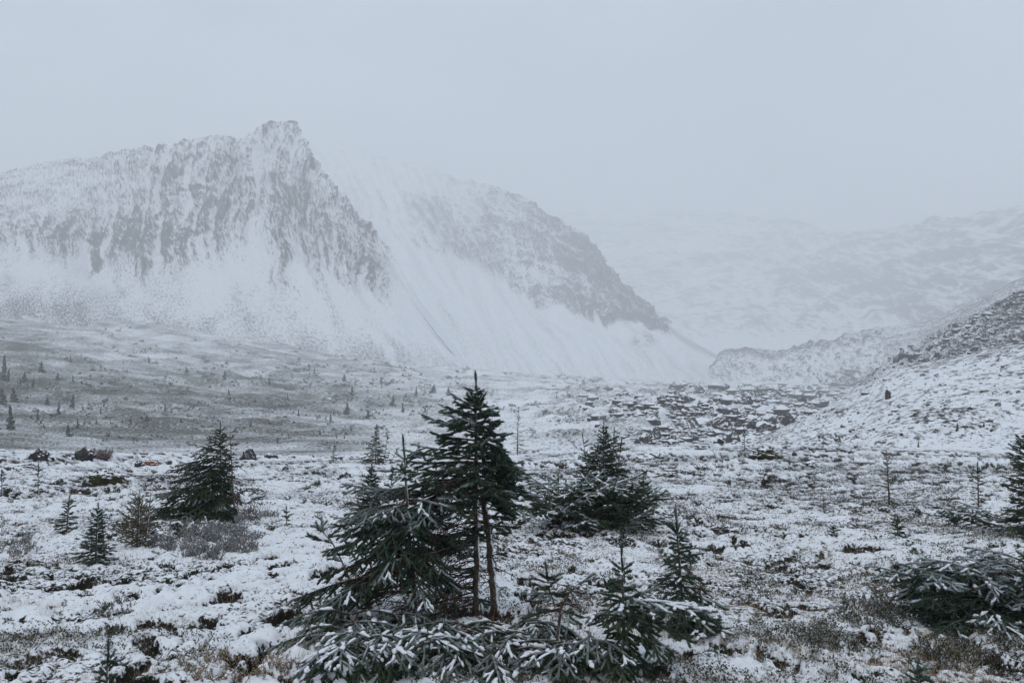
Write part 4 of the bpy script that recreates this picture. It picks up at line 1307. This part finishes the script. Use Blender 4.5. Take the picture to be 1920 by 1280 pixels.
    s.finish('larch_tree', 'thin golden larch standing right behind the tallest spruce', b, M_larch, dens=300, core=0.2)
    s, b = small_spruce('', '', 1668, 942, (1662, 842), 57, 30, 40, lod=1.4, snow=0.0, frost=0.45, shape=([0, 0.2, 0.5, 1.0], [1.1, 1.0, 0.5, 0.1]), elev=(0.0, 0.9), lat=0.35, latmax=0.09, sp=0.05, ter=False, lead=0.15)
    s.finish('larch_sapling', 'wispy yellow green larch sapling alone on the right snow', b, M_larch, 'sapling', dens=320, core=0.2)
    s, b = small_spruce('', '', 1546, 962, (1544, 930), 58, 12, 14, lod=1.5, snow=0.0, frost=0.5, elev=(0.2, 0.9), lat=0.3, latmax=0.06, sp=0.05, ter=False)
    s.finish('larch_sapling', 'very small wispy larch seedling left of the larger larch sapling', b, M_larch, 'sapling', dens=320, core=0.2)
    s, b = small_spruce('', '', 258, 1028, (262, 918), 59, 46, 60, lod=1.3, snow=0.0, frost=0.5, shape=([0, 0.2, 0.5, 0.8, 1.0], [1.0, 1.05, 0.8, 0.5, 0.2]), elev=(0.2, 1.2), lat=0.4, latmax=0.12, sp=0.05, dead=40, droop=0.1, stems=[(283, 925, 24, 12)])
    s.finish('larch_shrub', 'bushy frosted grey brown larch beside the heather on the left', b, M_larch, 'shrub', dens=320, core=0.2)


build_trees()


# ---- leafy low shrubs
def shrub(name, label, pts, seed, h, mat, frost=0.5, stems=8, leaf=0.012, cat='shrub', wood=None, group=None, dens=1.0):
    """twiggy shrub: stems from each ground point, small leaves along them"""
    R = random.Random(seed); u = R.uniform; rs = np.random.RandomState(seed)
    s = Plant(seed)
    segs = []
    for (x, y) in pts:
        p = Vector((x, y, gz(x, y) - 0.01))
        for k in range(stems):
            a = u(0, 6.28); e = u(0.6, 2.2)
            L = h * u(0.5, 1.15)
            q = s.bend(p + Vector((u(-.03, .03), u(-.03, .03), 0)), Vector((math.cos(a), math.sin(a), e)), L, 0.0, 0.15, 4, 0.18)
            s.path(q, 0.0022, 0.001, s.dead)
            for i in range(1, 4):
                segs.append((q[i], q[i + 1], 1.0))
                if R.random() < 0.7:
                    sd = Vector((u(-1, 1), u(-1, 1), u(0.2, 1.0))).normalized()
                    e2 = q[i] + sd * L * u(0.2, 0.4)
                    s.dead.append((q[i], e2, 0.0013, 0.0008)); segs.append((q[i], e2, 1.0))
    c = Vector((float(np.mean([p[0] for p in pts])), float(np.mean([p[1] for p in pts])), 0)); c.z = gz(c.x, c.y)
    root = bpy.data.objects.new(name, None); COL.objects.link(root); root.location = c
    tag(root, label, cat, group)
    for nm, me, m in (('stems', tubes_mesh('stems', s.dead, 3), wood or M_twig), ('leaves', needles_mesh('leaves', segs, rs, 260 * dens, leaf, leaf * 0.42, frost, 1.2), mat)):
        o = link(nm, me, m, root); me.transform(Matrix.Translation(-c)); o['kind'] = 'stuff'
    return root


def patch_points(px0, px1, py0, py1, n, seed):
    u = random.Random(seed).uniform
    out = []
    for i in range(n):
        a = u(0, 6.28); r = u(0, 1) ** 0.5
        g = on_ground((px0 + px1) / 2 + (px1 - px0) / 2 * r * math.cos(a), (py0 + py1) / 2 + (py1 - py0) / 2 * r * math.sin(a))
        out.append((g.x, g.y))
    return out


shrub('heather_shrub', 'wide patch of frosted purple grey heather in front of the swept spruce', patch_points(290, 490, 985, 1050, 150, 1), 71, 0.095, M_heather, 0.85, 7)
shrub('heather_shrub', 'low heather under the right side of the swept dark spruce', patch_points(430, 520, 955, 990, 40, 2), 72, 0.09, M_heather, 0.95, 6)
shrub('leafy_shrub', 'olive green low shrub patch left of the lower right bush', patch_points(1575, 1760, 1120, 1185, 60, 3), 73, 0.085, M_greenleaf, 0.45, 6)
shrub('leafy_shrub', 'brown green leafy shrub patch at the bottom right below the bush', patch_points(1690, 1910, 1195, 1262, 60, 4), 74, 0.08, M_greenleaf, 0.35, 6)
shrub('leafy_shrub', 'brown leafy sprig near the bottom edge on the right', patch_points(1500, 1565, 1205, 1235, 14, 5), 75, 0.09, M_greenleaf, 0.45, 5)
shrub('leafy_shrub', 'small russet bush by the big rock at the left terrace edge', patch_points(182, 206, 858, 862, 12, 6), 76, 0.30, M_redbush, 0.3, 6, leaf=0.022)
shrub('leafy_shrub', 'grassy brown shrub patch at the bottom edge left of the snowy boughs', patch_points(335, 560, 1225, 1285, 70, 7), 77, 0.06, M_straw, 0.35, 4)
shrub('leafy_shrub', 'snowy tangle of low twigs at the left edge', patch_points(-20, 70, 985, 1045, 40, 8), 78, 0.09, M_heather, 0.9, 5)
shrub('leafy_shrub', 'green sprig in the snow in the left foreground', patch_points(195, 225, 1182, 1195, 4, 9), 79, 0.07, M_greenleaf, 0.2, 6, leaf=0.02)
shrub('leafy_shrub', 'small brown green shrub on the left foreground snow', patch_points(180, 240, 1128, 1162, 14, 10), 80, 0.07, M_greenleaf, 0.45, 5)


# ---- uncountable ground vegetation: dry grass and heath sprigs
def scatter(n, seed, py0, py1, px0=-60, px1=1980):
    rs = np.random.RandomState(seed)
    py = py0 + (py1 - py0) * rs.rand(n); px = px0 + (px1 - px0) * rs.rand(n)
    tab_p = HOR + FPX * (CAMZ - np.interp(_sd, _td, _tz)) / _sd
    d = np.interp(py, tab_p[::-1], _sd[::-1])
    x = d * (px - 960) / FPX
    return x, d, px, py, rs


def blades(x, y, z, rs, per, h, spread, wid, lean=0.5):
    n = len(x)
    idx = np.repeat(np.arange(n), per)
    m = len(idx)
    a = rs.rand(m) * 6.283; r = spread * np.sqrt(rs.rand(m))
    bx = x[idx] + r * np.cos(a); by = y[idx] + r * np.sin(a); bz = z[idx] - 0.006
    hh = h[idx] * rs.uniform(0.5, 1.15, m)
    a2 = rs.rand(m) * 6.283; ln = lean * rs.rand(m) * hh
    b = np.stack([bx, by, bz], 1)
    mid = b + np.stack([0.35 * ln * np.cos(a2), 0.35 * ln * np.sin(a2), 0.6 * hh], 1)
    tip = b + np.stack([ln * np.cos(a2), ln * np.sin(a2), hh * (1 - 0.25 * ln / (hh + 1e-6))], 1)
    w = np.stack([np.cos(a2 + 1.57), np.sin(a2 + 1.57), 0 * a2], 1) * (wid[idx] * 0.5)[:, None]
    V = np.stack([b - w, b + w, mid + w * 0.7, mid - w * 0.7, tip], 1).reshape(-1, 3)
    o = (np.arange(m) * 5)[:, None]
    F = np.concatenate([o + np.array([[0, 1, 2]]), o + np.array([[0, 2, 3]]), o + np.array([[3, 2, 4]])])
    return V, F, idx, m


def build_grass():
    x, y, px, py, rs = scatter(62000, 201, 862, 1330)
    dn = fbm2(x * 1.7 + 40, y * 1.7, 4)
    side = np.clip((px - 850) / 600, 0, 1) * 0.34 - 0.35 * np.exp(-((px - 420) / 260) ** 2 - ((py - 1120) / 90) ** 2) - 0.4 * np.exp(-((px - 560) / 110) ** 2 - ((py - 910) / 40) ** 2)
    keep = dn + side > 0.0 + 0.9 * rs.rand(len(x))
    x, y, py = x[keep], y[keep], py[keep]
    z, _ = ground_fields(x, y)
    lod = np.clip(y / 6, 1, 6)
    # fuller tufts standing here and there among the thin blades
    tx, ty, tpx, tpy, _ = scatter(150, 207, 905, 1320)
    tz, _ = ground_fields(tx, ty)
    ti = np.repeat(np.arange(150), 9)
    x = np.concatenate([x, tx[ti] + rs.normal(0, 0.035, len(ti))]); y = np.concatenate([y, ty[ti] + rs.normal(0, 0.035, len(ti))]); z = np.concatenate([z, tz[ti]])
    lod = np.concatenate([lod, np.clip(ty[ti] / 6, 1, 6)])
    V, F, idx, m = blades(x, y, z, rs, 4, 0.022 + 0.04 * rs.rand(len(x)), 0.05, 0.0016 * lod ** 0.8, 1.4)
    tone = rs.rand(m) * 0.9; fr = (rs.rand(m) < 0.2) * 0.5
    me = mesh_np('dry_grass', V, F, {'tone': np.repeat(tone, 5), 'frost': np.repeat(fr, 5)}, smooth=False)
    tag(link('dry_grass', me, M_straw), 'thin straw coloured grass poking through the snow', 'grass', kind='stuff')


def build_sprigs():
    x, y, px, py, rs = scatter(44000, 202, 866, 1315)
    dn = fbm2(x * 1.3 + 11, y * 1.3 + 70, 4)
    side = np.clip((px - 900) / 900, -0.3, 1) * 0.28 - 0.5 * np.exp(-((px - 450) / 260) ** 2 - ((py - 1120) / 90) ** 2) - 0.4 * np.exp(-((px - 560) / 110) ** 2 - ((py - 910) / 40) ** 2)
    keep = dn + side > 0.05 + 0.9 * rs.rand(len(x))
    x, y, py = x[keep], y[keep], py[keep]
    z, _ = ground_fields(x, y)
    n = len(x)
    lod = np.clip(y / 6, 1, 5)
    per = 9
    idx = np.repeat(np.arange(n), per); m = len(idx)
    h = (0.010 + 0.024 * rs.rand(n))[idx]
    a = rs.rand(m) * 6.283
    c = np.stack([x[idx] + 0.022 * rs.normal(size=m), y[idx] + 0.022 * rs.normal(size=m), z[idx] + h * rs.rand(m) - 0.002], 1)
    d = np.stack([np.cos(a), np.sin(a), rs.uniform(0.2, 1.6, m)], 1); d /= np.linalg.norm(d, axis=1)[:, None]
    w = np.cross(d, rs.normal(size=(m, 3))); w /= np.linalg.norm(w, axis=1)[:, None] + 1e-9
    s = 0.016 * rs.uniform(0.6, 1.3, m) * lod[idx] ** 0.35
    V = np.stack([c, c + d * (s * 0.5)[:, None] + w * (0.0045 * lod[idx] ** 0.8)[:, None], c + d * s[:, None], c + d * (s * 0.5)[:, None] - w * (0.0045 * lod[idx] ** 0.8)[:, None]], 1).reshape(-1, 3)
    F = np.arange(4 * m).reshape(-1, 4)
    tone = np.clip(rs.rand(n)[idx] * 0.7 + 0.3 * rs.rand(m), 0, 1)
    fr = (rs.rand(m) < 0.40) * rs.uniform(0.4, 1, m)
    half = rs.rand(n) < 0.6
    for nm, mt, sel, lb in (('heather_sprigs', M_heather, half[idx], 'brown heather sprigs sticking out of the snow'), ('heath_leaves', M_greenleaf, ~half[idx], 'olive heath leaves sticking out of the snow')):
        f = F[sel]
        used = f.ravel(); nf = np.arange(len(used)).reshape(-1, 4)
        me = mesh_np(nm, V[used], nf, {'tone': np.repeat(tone[sel], 4), 'frost': np.repeat(fr[sel], 4)}, smooth=False)
        tag(link(nm, me, mt), lb, 'heather' if mt is M_heather else 'heath', kind='stuff')


build_grass()
build_sprigs()


# ------------------------------------------------------------------ rocks
def rock_mesh(seed, sub=3, flat=0.75, cuts=11, rough=0.10, blocky=0.0):
    rs = np.random.RandomState(seed)
    bm = bmesh.new()
    bmesh.ops.create_icosphere(bm, subdivisions=sub, radius=1.0)
    v = np.array([q.co[:] for q in bm.verts])
    for i in range(cuts):
        n = rs.normal(size=3)
        if blocky > rs.rand(): n = np.eye(3)[rs.randint(3)] * rs.choice((-1, 1)) + 0.15 * rs.normal(size=3)
        n /= np.linalg.norm(n)
        o = rs.uniform(0.45, 0.85)
        q = v @ n - o
        v = v - np.clip(q, 0, None)[:, None] * n[None]
    r = 1 + rough * (fbm2(v[:, 0] * 2.3 + seed * 3.1 + v[:, 2], v[:, 1] * 2.3 - v[:, 2] * 1.7, 5, 0.6))
    v = v * r[:, None]
    v /= np.abs(v[:, :2]).max()
    v[:, 2] *= flat
    for q, c in zip(bm.verts, v): q.co = c
    m = bpy.data.meshes.new('rock'); bm.to_mesh(m); bm.free()
    for p in m.polygons: p.use_smooth = False
    return m


ROCKS = [rock_mesh(300 + i, 4, 0.60 + 0.2 * (i % 3) / 2, 9, 0.22) for i in range(8)]
BLOCK = rock_mesh(340, 4, 0.95, 12, 0.20, 0.6)
_rr = random.Random(77)


def place_rock(p, w, h, label, mat, group=None, mesh=None, name='boulder', depth=None, sink=0.35, rot=None, cat='rock'):
    """w, h in metres; the boulder is bedded in the ground"""
    me = (mesh or _rr.choice(ROCKS))
    key = me.name + mat.name
    if key not in bpy.data.meshes:
        m2 = me.copy(); m2.name = key; m2.materials.clear(); m2.materials.append(mat)
    o = link(name, bpy.data.meshes[key])
    zr = me.vertices and max(v.co.z for v in me.vertices)
    o.scale = (w / 2, (depth or w * 0.8) / 2, h / (zr * (1 + (1 - sink) * 0.4)))
    o.rotation_euler = (_rr.uniform(-.1, .1), _rr.uniform(-.1, .1), _rr.uniform(0, 6.28) if rot is None else rot)
    o.location = Vector(p) + Vector((0, 0, h * (0.25 - 0.3 * sink)))
    return tag(o, label, cat, group)


def terrace_rock(px, py, wpx, hpx, label, mat=None, **kw):
    g = on_ground(px, py); k = g.y / FPX
    return place_rock(g, wpx * k, hpx * k, label, mat or M_rock, **kw)


def cast_rock(bvh, px, py, wpx, hpx, label, mat=None, **kw):
    g = cast(bvh, px, py)
    if g is None: return None
    k = g.y / FPX
    return place_rock(g, wpx * k, hpx * k, label, mat or M_rock_far, **kw)


terrace_rock(470, 861, 42, 22, 'round dark boulder on the terrace edge right of the swept spruce', rot=0.3)
terrace_rock(510, 858, 34, 9, 'flat dark rocks just right of the round terrace boulder', rot=0.1)
terrace_rock(651, 893, 30, 15, 'small pointed brown rock alone on snow, left of the middle trees')
terrace_rock(536, 880, 16, 8, 'small tan stone on the snow below the round terrace boulder')
terrace_rock(152, 862, 52, 30, 'large grey rock at the left terrace edge beside the russet bush', rot=0.4)
terrace_rock(68, 862, 64, 26, 'broad low grey rock near the left edge of the terrace', rot=0.2)
terrace_rock(50, 880, 60, 12, 'flat snow capped slab near the left edge below the broad rock')
terrace_rock(205, 905, 86, 26, 'long low dark rock slab on the left snow', M_rock_moss, rot=0.25, depth=0.5)
terrace_rock(163, 908, 28, 16, 'small grey rock at the left end of the long slab')
terrace_rock(218, 918, 32, 16, 'mossy rock just below the long left slab', M_rock_moss)
terrace_rock(105, 905, 34, 12, 'brown flat rock left of the long slab')
terrace_rock(124, 900, 26, 12, 'rusty brown rock next to the brown flat one', M_rock_red)
terrace_rock(282, 900, 24, 10, 'small dark rock right of the long left slab')
terrace_rock(285, 873, 44, 13, 'rust red rock by the terrace edge left of the swept spruce', M_rock_red, rot=0.2)
terrace_rock(262, 874, 30, 14, 'dark rock touching the rust red one')
terrace_rock(1438, 858, 74, 26, 'long dark mossy rock on the terrace, right of centre', M_rock_moss, rot=0.1, depth=0.7)
terrace_rock(1350, 830, 20, 14, 'squarish dark boulder at the terrace edge, right of centre', mesh=BLOCK, rot=0.2)
terrace_rock(1530, 855, 36, 8, 'flat brown mossy stone right of the long dark rock', M_rock_moss)
terrace_rock(1520, 868, 46, 8, 'flat mossy hummock stone below the brown mossy one', M_rock_moss)
terrace_rock(1490, 853, 12, 9, 'little grey stone right of the long dark rock')
terrace_rock(1436, 903, 32, 18, 'dark pointed rock on open snow, right of centre')
terrace_rock(1222, 860, 62, 14, 'long mossy rock behind the broad spruce mat', M_rock_moss, rot=0.15)
terrace_rock(1268, 863, 20, 12, 'rounded brown hummock at the right end of the long mossy rock', M_rock_moss)
terrace_rock(1255, 893, 50, 12, 'dark rock ledge right of the pointed spruce clump', M_rock_moss)
terrace_rock(1055, 876, 30, 12, 'small brown rock left of the pointed spruce clump', M_rock_moss)
terrace_rock(1836, 836, 24, 9, 'brown stone at the foot of the right slope')
terrace_rock(1790, 856, 30, 8, 'flat brown stone on snow left of the right edge spruce')
for px, py, w, h in [(175, 1247, 46, 34), (220, 1245, 36, 30)]:
    pass
# valley boulders
cast_rock(BVH_right, 1664, 748, 18, 20, 'lone square boulder standing on the right slope', mesh=BLOCK, rot=0.4, sink=0.1)
VB = [(1470, 798, 44, 30), (1408, 806, 24, 22), (1440, 812, 60, 20), (1385, 806, 20, 22), (1500, 814, 44, 18), (1230, 824, 36, 26), (1215, 829, 24, 16), (1262, 828, 24, 14),
      (1300, 826, 32, 16), (1295, 800, 60, 20), (1345, 795, 62, 20), (1225, 795, 44, 16), (1220, 782, 56, 16), (1305, 775, 44, 16), (1500, 758, 28, 22), (1400, 757, 30, 18),
      (1535, 745, 18, 14), (1520, 735, 22, 14), (1312, 735, 26, 14), (1290, 752, 28, 12), (1430, 745, 36, 12), (1460, 738, 34, 12), (1360, 770, 30, 12), (1250, 765, 40, 12), (1160, 772, 46, 10), (1130, 786, 34, 10)]
GV = 'boulders in the valley bottom'
VL = {1: 'upright dark boulder touching the left of the biggest valley block', 2: 'long low dark rock in front of the biggest valley block', 3: 'narrow dark boulder standing left of the main valley rock pile',
      4: 'low dark rock at the right end of the main valley rock pile', 5: 'pointed dark boulder at the left end of the near valley rocks', 6: 'small dark boulder left below the pointed valley boulder',
      14: 'lone rounded boulder on the far right valley floor under the moraine', 15: 'broad far boulder left of the lone rounded one, below the moraine', 18: 'far boulder at the foot of the snowy mountain spur, valley centre',
      9: 'wide dark outcrop in the valley between the spruce clump and the main rock pile', 10: 'wide dark outcrop just behind the narrow valley boulder'}
for i, (px, py, w, h) in enumerate(VB):
    lab = 'dark boulder lying in the rocky valley bottom'
    kw = {}
    if i == 0: lab = 'biggest squarish dark block in the valley bottom'; kw = dict(mesh=ROCKS[2], rot=0.2)
    lab = VL.get(i, lab)
    cast_rock(BVH_valley, px, py, w, h, lab, group=None if i in VL or i == 0 else GV, **kw)
SR = [(1681, 676, 16, 12), (1712, 672, 20, 14), (1735, 676, 14, 9), (1828, 654, 26, 9), (1850, 634, 18, 9), (1770, 650, 14, 8), (1890, 600, 14, 8), (1760, 664, 22, 8), (1700, 690, 10, 7)]
for px, py, w, h in SR:
    cast_rock(BVH_dark, px, py + 3, w, h, 'dark boulder on the crest of the stony right hillside', group='boulders on the stony hillside')
SL = [(1545, 832, 16, 6), (1580, 800, 10, 5), (1690, 815, 14, 5), (1870, 760, 16, 7), (1740, 760, 14, 5), (1840, 735, 12, 5), (1610, 775, 10, 5), (1790, 790, 14, 5), (1880, 690, 12, 6), (1730, 705, 14, 5)]
for px, py, w, h in SL:
    cast_rock(BVH_right, px, py, w, h, 'small brown stone embedded in the snowy right slope', group='stones in the right slope')


def scree(name, label, bvh, n, seed, px0, px1, py0, py1, size, mat, dens=None, bottom=None):
    """uncountable rubble: small angular stones in one mesh"""
    rs = np.random.RandomState(seed)
    bm = bmesh.new(); bmesh.ops.create_icosphere(bm, subdivisions=1, radius=1.0)
    bv = np.array([v.co[:] for v in bm.verts]); bf = np.array([[v.index for v in f.verts] for f in bm.faces]); bm.free()
    V = []; F = []; c = 0
    for i in range(n):
        px = rs.uniform(px0, px1); py = rs.uniform(py0, py1)
        if dens is not None and rs.rand() > dens(px, py): continue
        g = cast(bvh, px, py)
        if g is None: continue
        k = g.y / FPX * size * math.exp(rs.normal(-0.08, 0.62))
        v = bv * (1 + rs.uniform(-0.3, 0.3, (len(bv), 1))) * (rs.uniform(0.7, 1.3, 3) * np.array([1, 1, 0.7])) * k
        a = rs.uniform(0, 6.28); ca, sa = math.cos(a), math.sin(a)
        v = v @ np.array([[ca, -sa, 0], [sa, ca, 0], [0, 0, 1]])
        V.append(v + np.array(g) + (0, 0, k * 0.15)); F.append(bf + c * len(bv)); c += 1
    me = mesh_np(name, np.concatenate(V), np.concatenate(F), smooth=False)
    return tag(link(name, me, mat), label, 'scree', kind='stuff')


def blob(px, py, *gs):
    return sum(math.exp(-((px - x) / sx) ** 2 - ((py - y) / sy) ** 2) * w for x, y, sx, sy, w in gs)


scree('valley_rubble', 'dark rubble scattered over the valley bottom', BVH_valley, 7000, 61, 1080, 1600, 722, 834, 3.7, M_rock_far,
      lambda px, py: min(1, blob(px, py, (1440, 800, 80, 24, 0.75), (1310, 785, 130, 30, 0.35), (1240, 822, 80, 12, 0.5), (1470, 745, 120, 24, 0.55), (1250, 750, 140, 24, 0.25))))
scree('turf_stones', 'small dark stones and turf edges on the snowy right slope', BVH_right, 2600, 63, 1400, 1990, 650, 840, 1.3, M_rock,
      lambda px, py: 0.25 + 0.75 * float(sstep(-0.2, 0.4, fbm2(np.array([px / 50]), np.array([py / 25]), 3)[0])))
scree('slope_rubble', 'dark stones covering the right hillside', BVH_dark, 4200, 62, 1640, 1990, 500, 720, 2.2, M_rock_far,
      lambda px, py: 0.35 + 0.65 * min(1, max(0, (px - 1680) / 120)))

# ------------------------------------------------------------------ far conifers dotted over the hillside
def far_tree_mesh(seed, slim=0.26):
    rs = np.random.RandomState(seed)
    segs = []
    for i in range(70):
        h = (i + rs.rand()) / 70
        r = slim * (1.03 - h) * rs.uniform(0.55, 1.2)
        a = rs.rand() * 6.283
        p = np.array([0, 0, h]); e = p + np.array([r * math.cos(a), r * math.sin(a), -0.25 * r + 0.05 * h])
        segs.append((p, e, 1.0))
    segs.append((np.array([0, 0, 0.85]), np.array([0, 0, 1.08]), 1))
    me = needles_mesh('far_conifer_%d' % seed, segs, rs, 110, 0.09, 0.05, 0.2, 1.1, 0.5)
    me.materials.append(M_needle)
    return me


FAR = [far_tree_mesh(400 + i, (0.20, 0.26, 0.34, 0.5)[i % 4]) for i in range(6)]
_fr = random.Random(4)


def far_tree(px, py, hpx, label, group, me=None):
    g = cast(BVH_valley, px, py)
    if g is None: return
    k = g.y / FPX
    o = link('conifer', me or _fr.choice(FAR))
    h = hpx * k * 1.0
    wd = h * _fr.uniform(0.8, 1.3)
    o.scale = (wd, wd, h)
    o.rotation_euler = (_fr.uniform(-.12, .12), _fr.uniform(-.12, .12), _fr.uniform(0, 6.28))
    if me is FAR[3]: o.scale = (wd * 1.8, wd * 1.3, h * 0.6)
    o.location = g - Vector((0, 0, 0.04 * h))
    tag(o, label, 'tree', group)


far_tree(22, 805, 42, 'tallest of the far conifers, on the hillside at the left edge', None, FAR[1])
far_tree(8, 712, 44, 'upper far conifer at the very left edge of the hillside', None, FAR[0])
far_tree(27, 757, 30, 'far conifer between the two tall ones at the left edge', None, FAR[2])
far_tree(110, 777, 22, 'lone dark conifer on the hillside in line with the tallest far one', None, FAR[1])
far_tree(135, 762, 22, 'slim conifer just above and right of the lone dark hillside one', None, FAR[0])
far_tree(128, 818, 22, 'bushy conifer low on the left hillside above the big rock', None, FAR[2])
far_tree(650, 776, 20, 'far conifer on the hillside above the distant terrace edge spruce', None, FAR[2])
far_tree(78, 700, 22, 'highest far conifer near the left edge, over the shrubs', None, FAR[2])
GF = 'small far conifers on the hillside'
LF = 'small dark conifer dotted on the far grey hillside'
for px, py, h in [(14, 715, 22), (3, 758, 30), (45, 718, 20), (70, 787, 18), (88, 760, 14), (145, 802, 14), (188, 775, 12), (62, 725, 14), (38, 722, 12),
                  (310, 770, 14), (245, 792, 12), (275, 790, 12), (132, 680, 14), (280, 680, 12), (108, 712, 12), (137, 716, 12), (660, 740, 16), (540, 752, 14), (560, 780, 12), (645, 715, 14), (590, 700, 12), (505, 720, 12), (430, 742, 12), (420, 712, 16), (350, 700, 12), (620, 790, 14),
                  (840, 742, 16), (812, 735, 14), (780, 742, 16), (735, 760, 18), (755, 772, 16), (690, 785, 16), (800, 790, 14), (715, 720, 12), (600, 815, 12), (470, 800, 10), (520, 830, 10)]:
    far_tree(px, py, h, LF, GF)
_cnt = 0
while _cnt < 110:
    px = _fr.uniform(-30, 830); py = _fr.uniform(640, 846)
    if _fr.random() > 0.25 + 0.75 * max(0, 1 - abs(py - 740) / 110): continue
    if fbm2(np.array([px / 70]), np.array([py / 35]), 2)[0] < 0.12 and _fr.random() < 0.9: continue
    far_tree(px, py, _fr.uniform(3, 9) * (0.55 + 0.45 * (py - 620) / 200) * (1.2 if px < 200 else 1), LF, GF, FAR[_fr.choice((2, 3, 3, 5))])
    _cnt += 1
for px, py, h in [(1722, 838, 10), (1795, 808, 14), (1845, 800, 10)]:
    g = cast(BVH_right, px, py)
    if g:
        o = link('conifer', FAR[1]); k = g.y / FPX * h; o.scale = (k, k, k); o.location = g
        tag(o, 'tiny conifer seedling on the snowy right slope', 'tree', 'tiny seedlings on the right slope')


# low dwarf shrubs on the hillside: too many and too small to count
def build_hill_shrubs():
    rs = np.random.RandomState(88)
    segs = []
    k = 0
    while k < 1900:
        px = rs.uniform(-30, 1120); py = rs.uniform(600, 848)
        if rs.rand() > 0.2 + 0.8 * math.exp(-((py - 750) / 70) ** 2): continue
        if fbm2(np.array([px / 60 + 7]), np.array([py / 26]), 3)[0] < 0.02 + 0.3 * (rs.rand() - 0.5): continue
        g = cast(BVH_valley, px, py)
        if g is None: continue
        w = g.y / FPX * rs.uniform(1.2, 4.5)
        for j in range(4):
            a = rs.rand() * 6.283
            q = np.array(g) + np.array([rs.normal() * w * 0.6, rs.normal() * w * 0.5, 0])
            segs.append((q, q + np.array([math.cos(a) * w * 0.5, math.sin(a) * w * 0.5, w * rs.uniform(0.2, 0.9)]), 1.0))
        k += 1
    a = np.array([np.concatenate([x[0], x[1]]) for x in segs])
    L = np.linalg.norm(a[:, 3:] - a[:, :3], axis=1)
    n = 10
    idx = np.repeat(np.arange(len(a)), n)
    t = rs.rand(len(idx))
    c = a[idx, :3] + (a[idx, 3:] - a[idx, :3]) * t[:, None] + rs.normal(size=(len(idx), 3)) * (L[idx] * 0.18)[:, None]
    d1 = rs.normal(size=(len(idx), 3)) * (L[idx] * 0.42)[:, None]; d2 = rs.normal(size=(len(idx), 3)) * (L[idx] * 0.42)[:, None]
    V = np.stack([c, c + d1, c + d2], 1).reshape(-1, 3)
    me = mesh_np('hillside_shrubs', V, np.arange(len(V)).reshape(-1, 3), {'tone': np.repeat(rs.rand(len(idx)), 3), 'frost': np.repeat((rs.rand(len(idx)) < 0.3) * 0.7, 3)}, smooth=False)
    tag(link('hillside_shrubs', me, M_hillshrub), 'low dark shrubs speckling the grey hillside', 'shrubs', kind='stuff')


build_hill_shrubs()


# footpath crossing the hillside
def build_trail():
    pts = [(165, 729), (215, 731), (260, 734), (310, 736), (360, 738), (420, 743), (470, 746), (530, 749), (590, 752), (650, 755)]
    pp = []
    for i in range(len(pts) - 1):
        for t in np.linspace(0, 1, 8)[:-1]:
            pp.append((pts[i][0] + (pts[i + 1][0] - pts[i][0]) * t, pts[i][1] + (pts[i + 1][1] - pts[i][1]) * t))
    V = []
    for i, (px, py) in enumerate(pp):
        g = cast(BVH_valley, px, py + 0.6 * math.sin(i * 1.7))
        w = 0.35 + 0.3 * abs(math.sin(i * 0.7))
        V += [(g.x, g.y - w, g.z + 0.12), (g.x, g.y + w, g.z + 0.22)]
    F = [(2 * i, 2 * i + 2, 2 * i + 3, 2 * i + 1) for i in range(len(pp) - 1)]
    me = mesh_np('path', np.array(V), np.array(F), {'cov': 0.75 + 0.25 * np.sin(np.arange(len(V)) * 0.9)}, np.array(V)[:, :2])
    tag(link('path', me, M_valley), 'thin dark footpath crossing the grey hillside', kind='structure')


build_trail()

# ------------------------------------------------------------------ haze
def build_haze():
    bm = bmesh.new()
    bmesh.ops.create_cube(bm, size=1.0)
    m = bpy.data.meshes.new('haze')
    bm.to_mesh(m); bm.free()
    mat = bpy.data.materials.new('haze')
    mat.use_nodes = True
    nt = mat.node_tree
    nt.nodes.clear()
    out = nt.nodes.new('ShaderNodeOutputMaterial')
    v = nt.nodes.new('ShaderNodeVolumePrincipled')
    v.inputs['Color'].default_value = (0.975, 0.985, 0.995, 1)
    v.inputs['Density'].default_value = 0.00094
    v.inputs['Anisotropy'].default_value = 0.0
    nt.links.new(v.outputs[0], out.inputs['Volume'])
    o = link('haze', m, mat)
    o.scale = (7740, 7740, 560)
    o.location = (0, 0, 560 / 2 - 79.5)
    tag(o, 'pale snowy mist filling the valley air', kind='stuff')


build_haze()
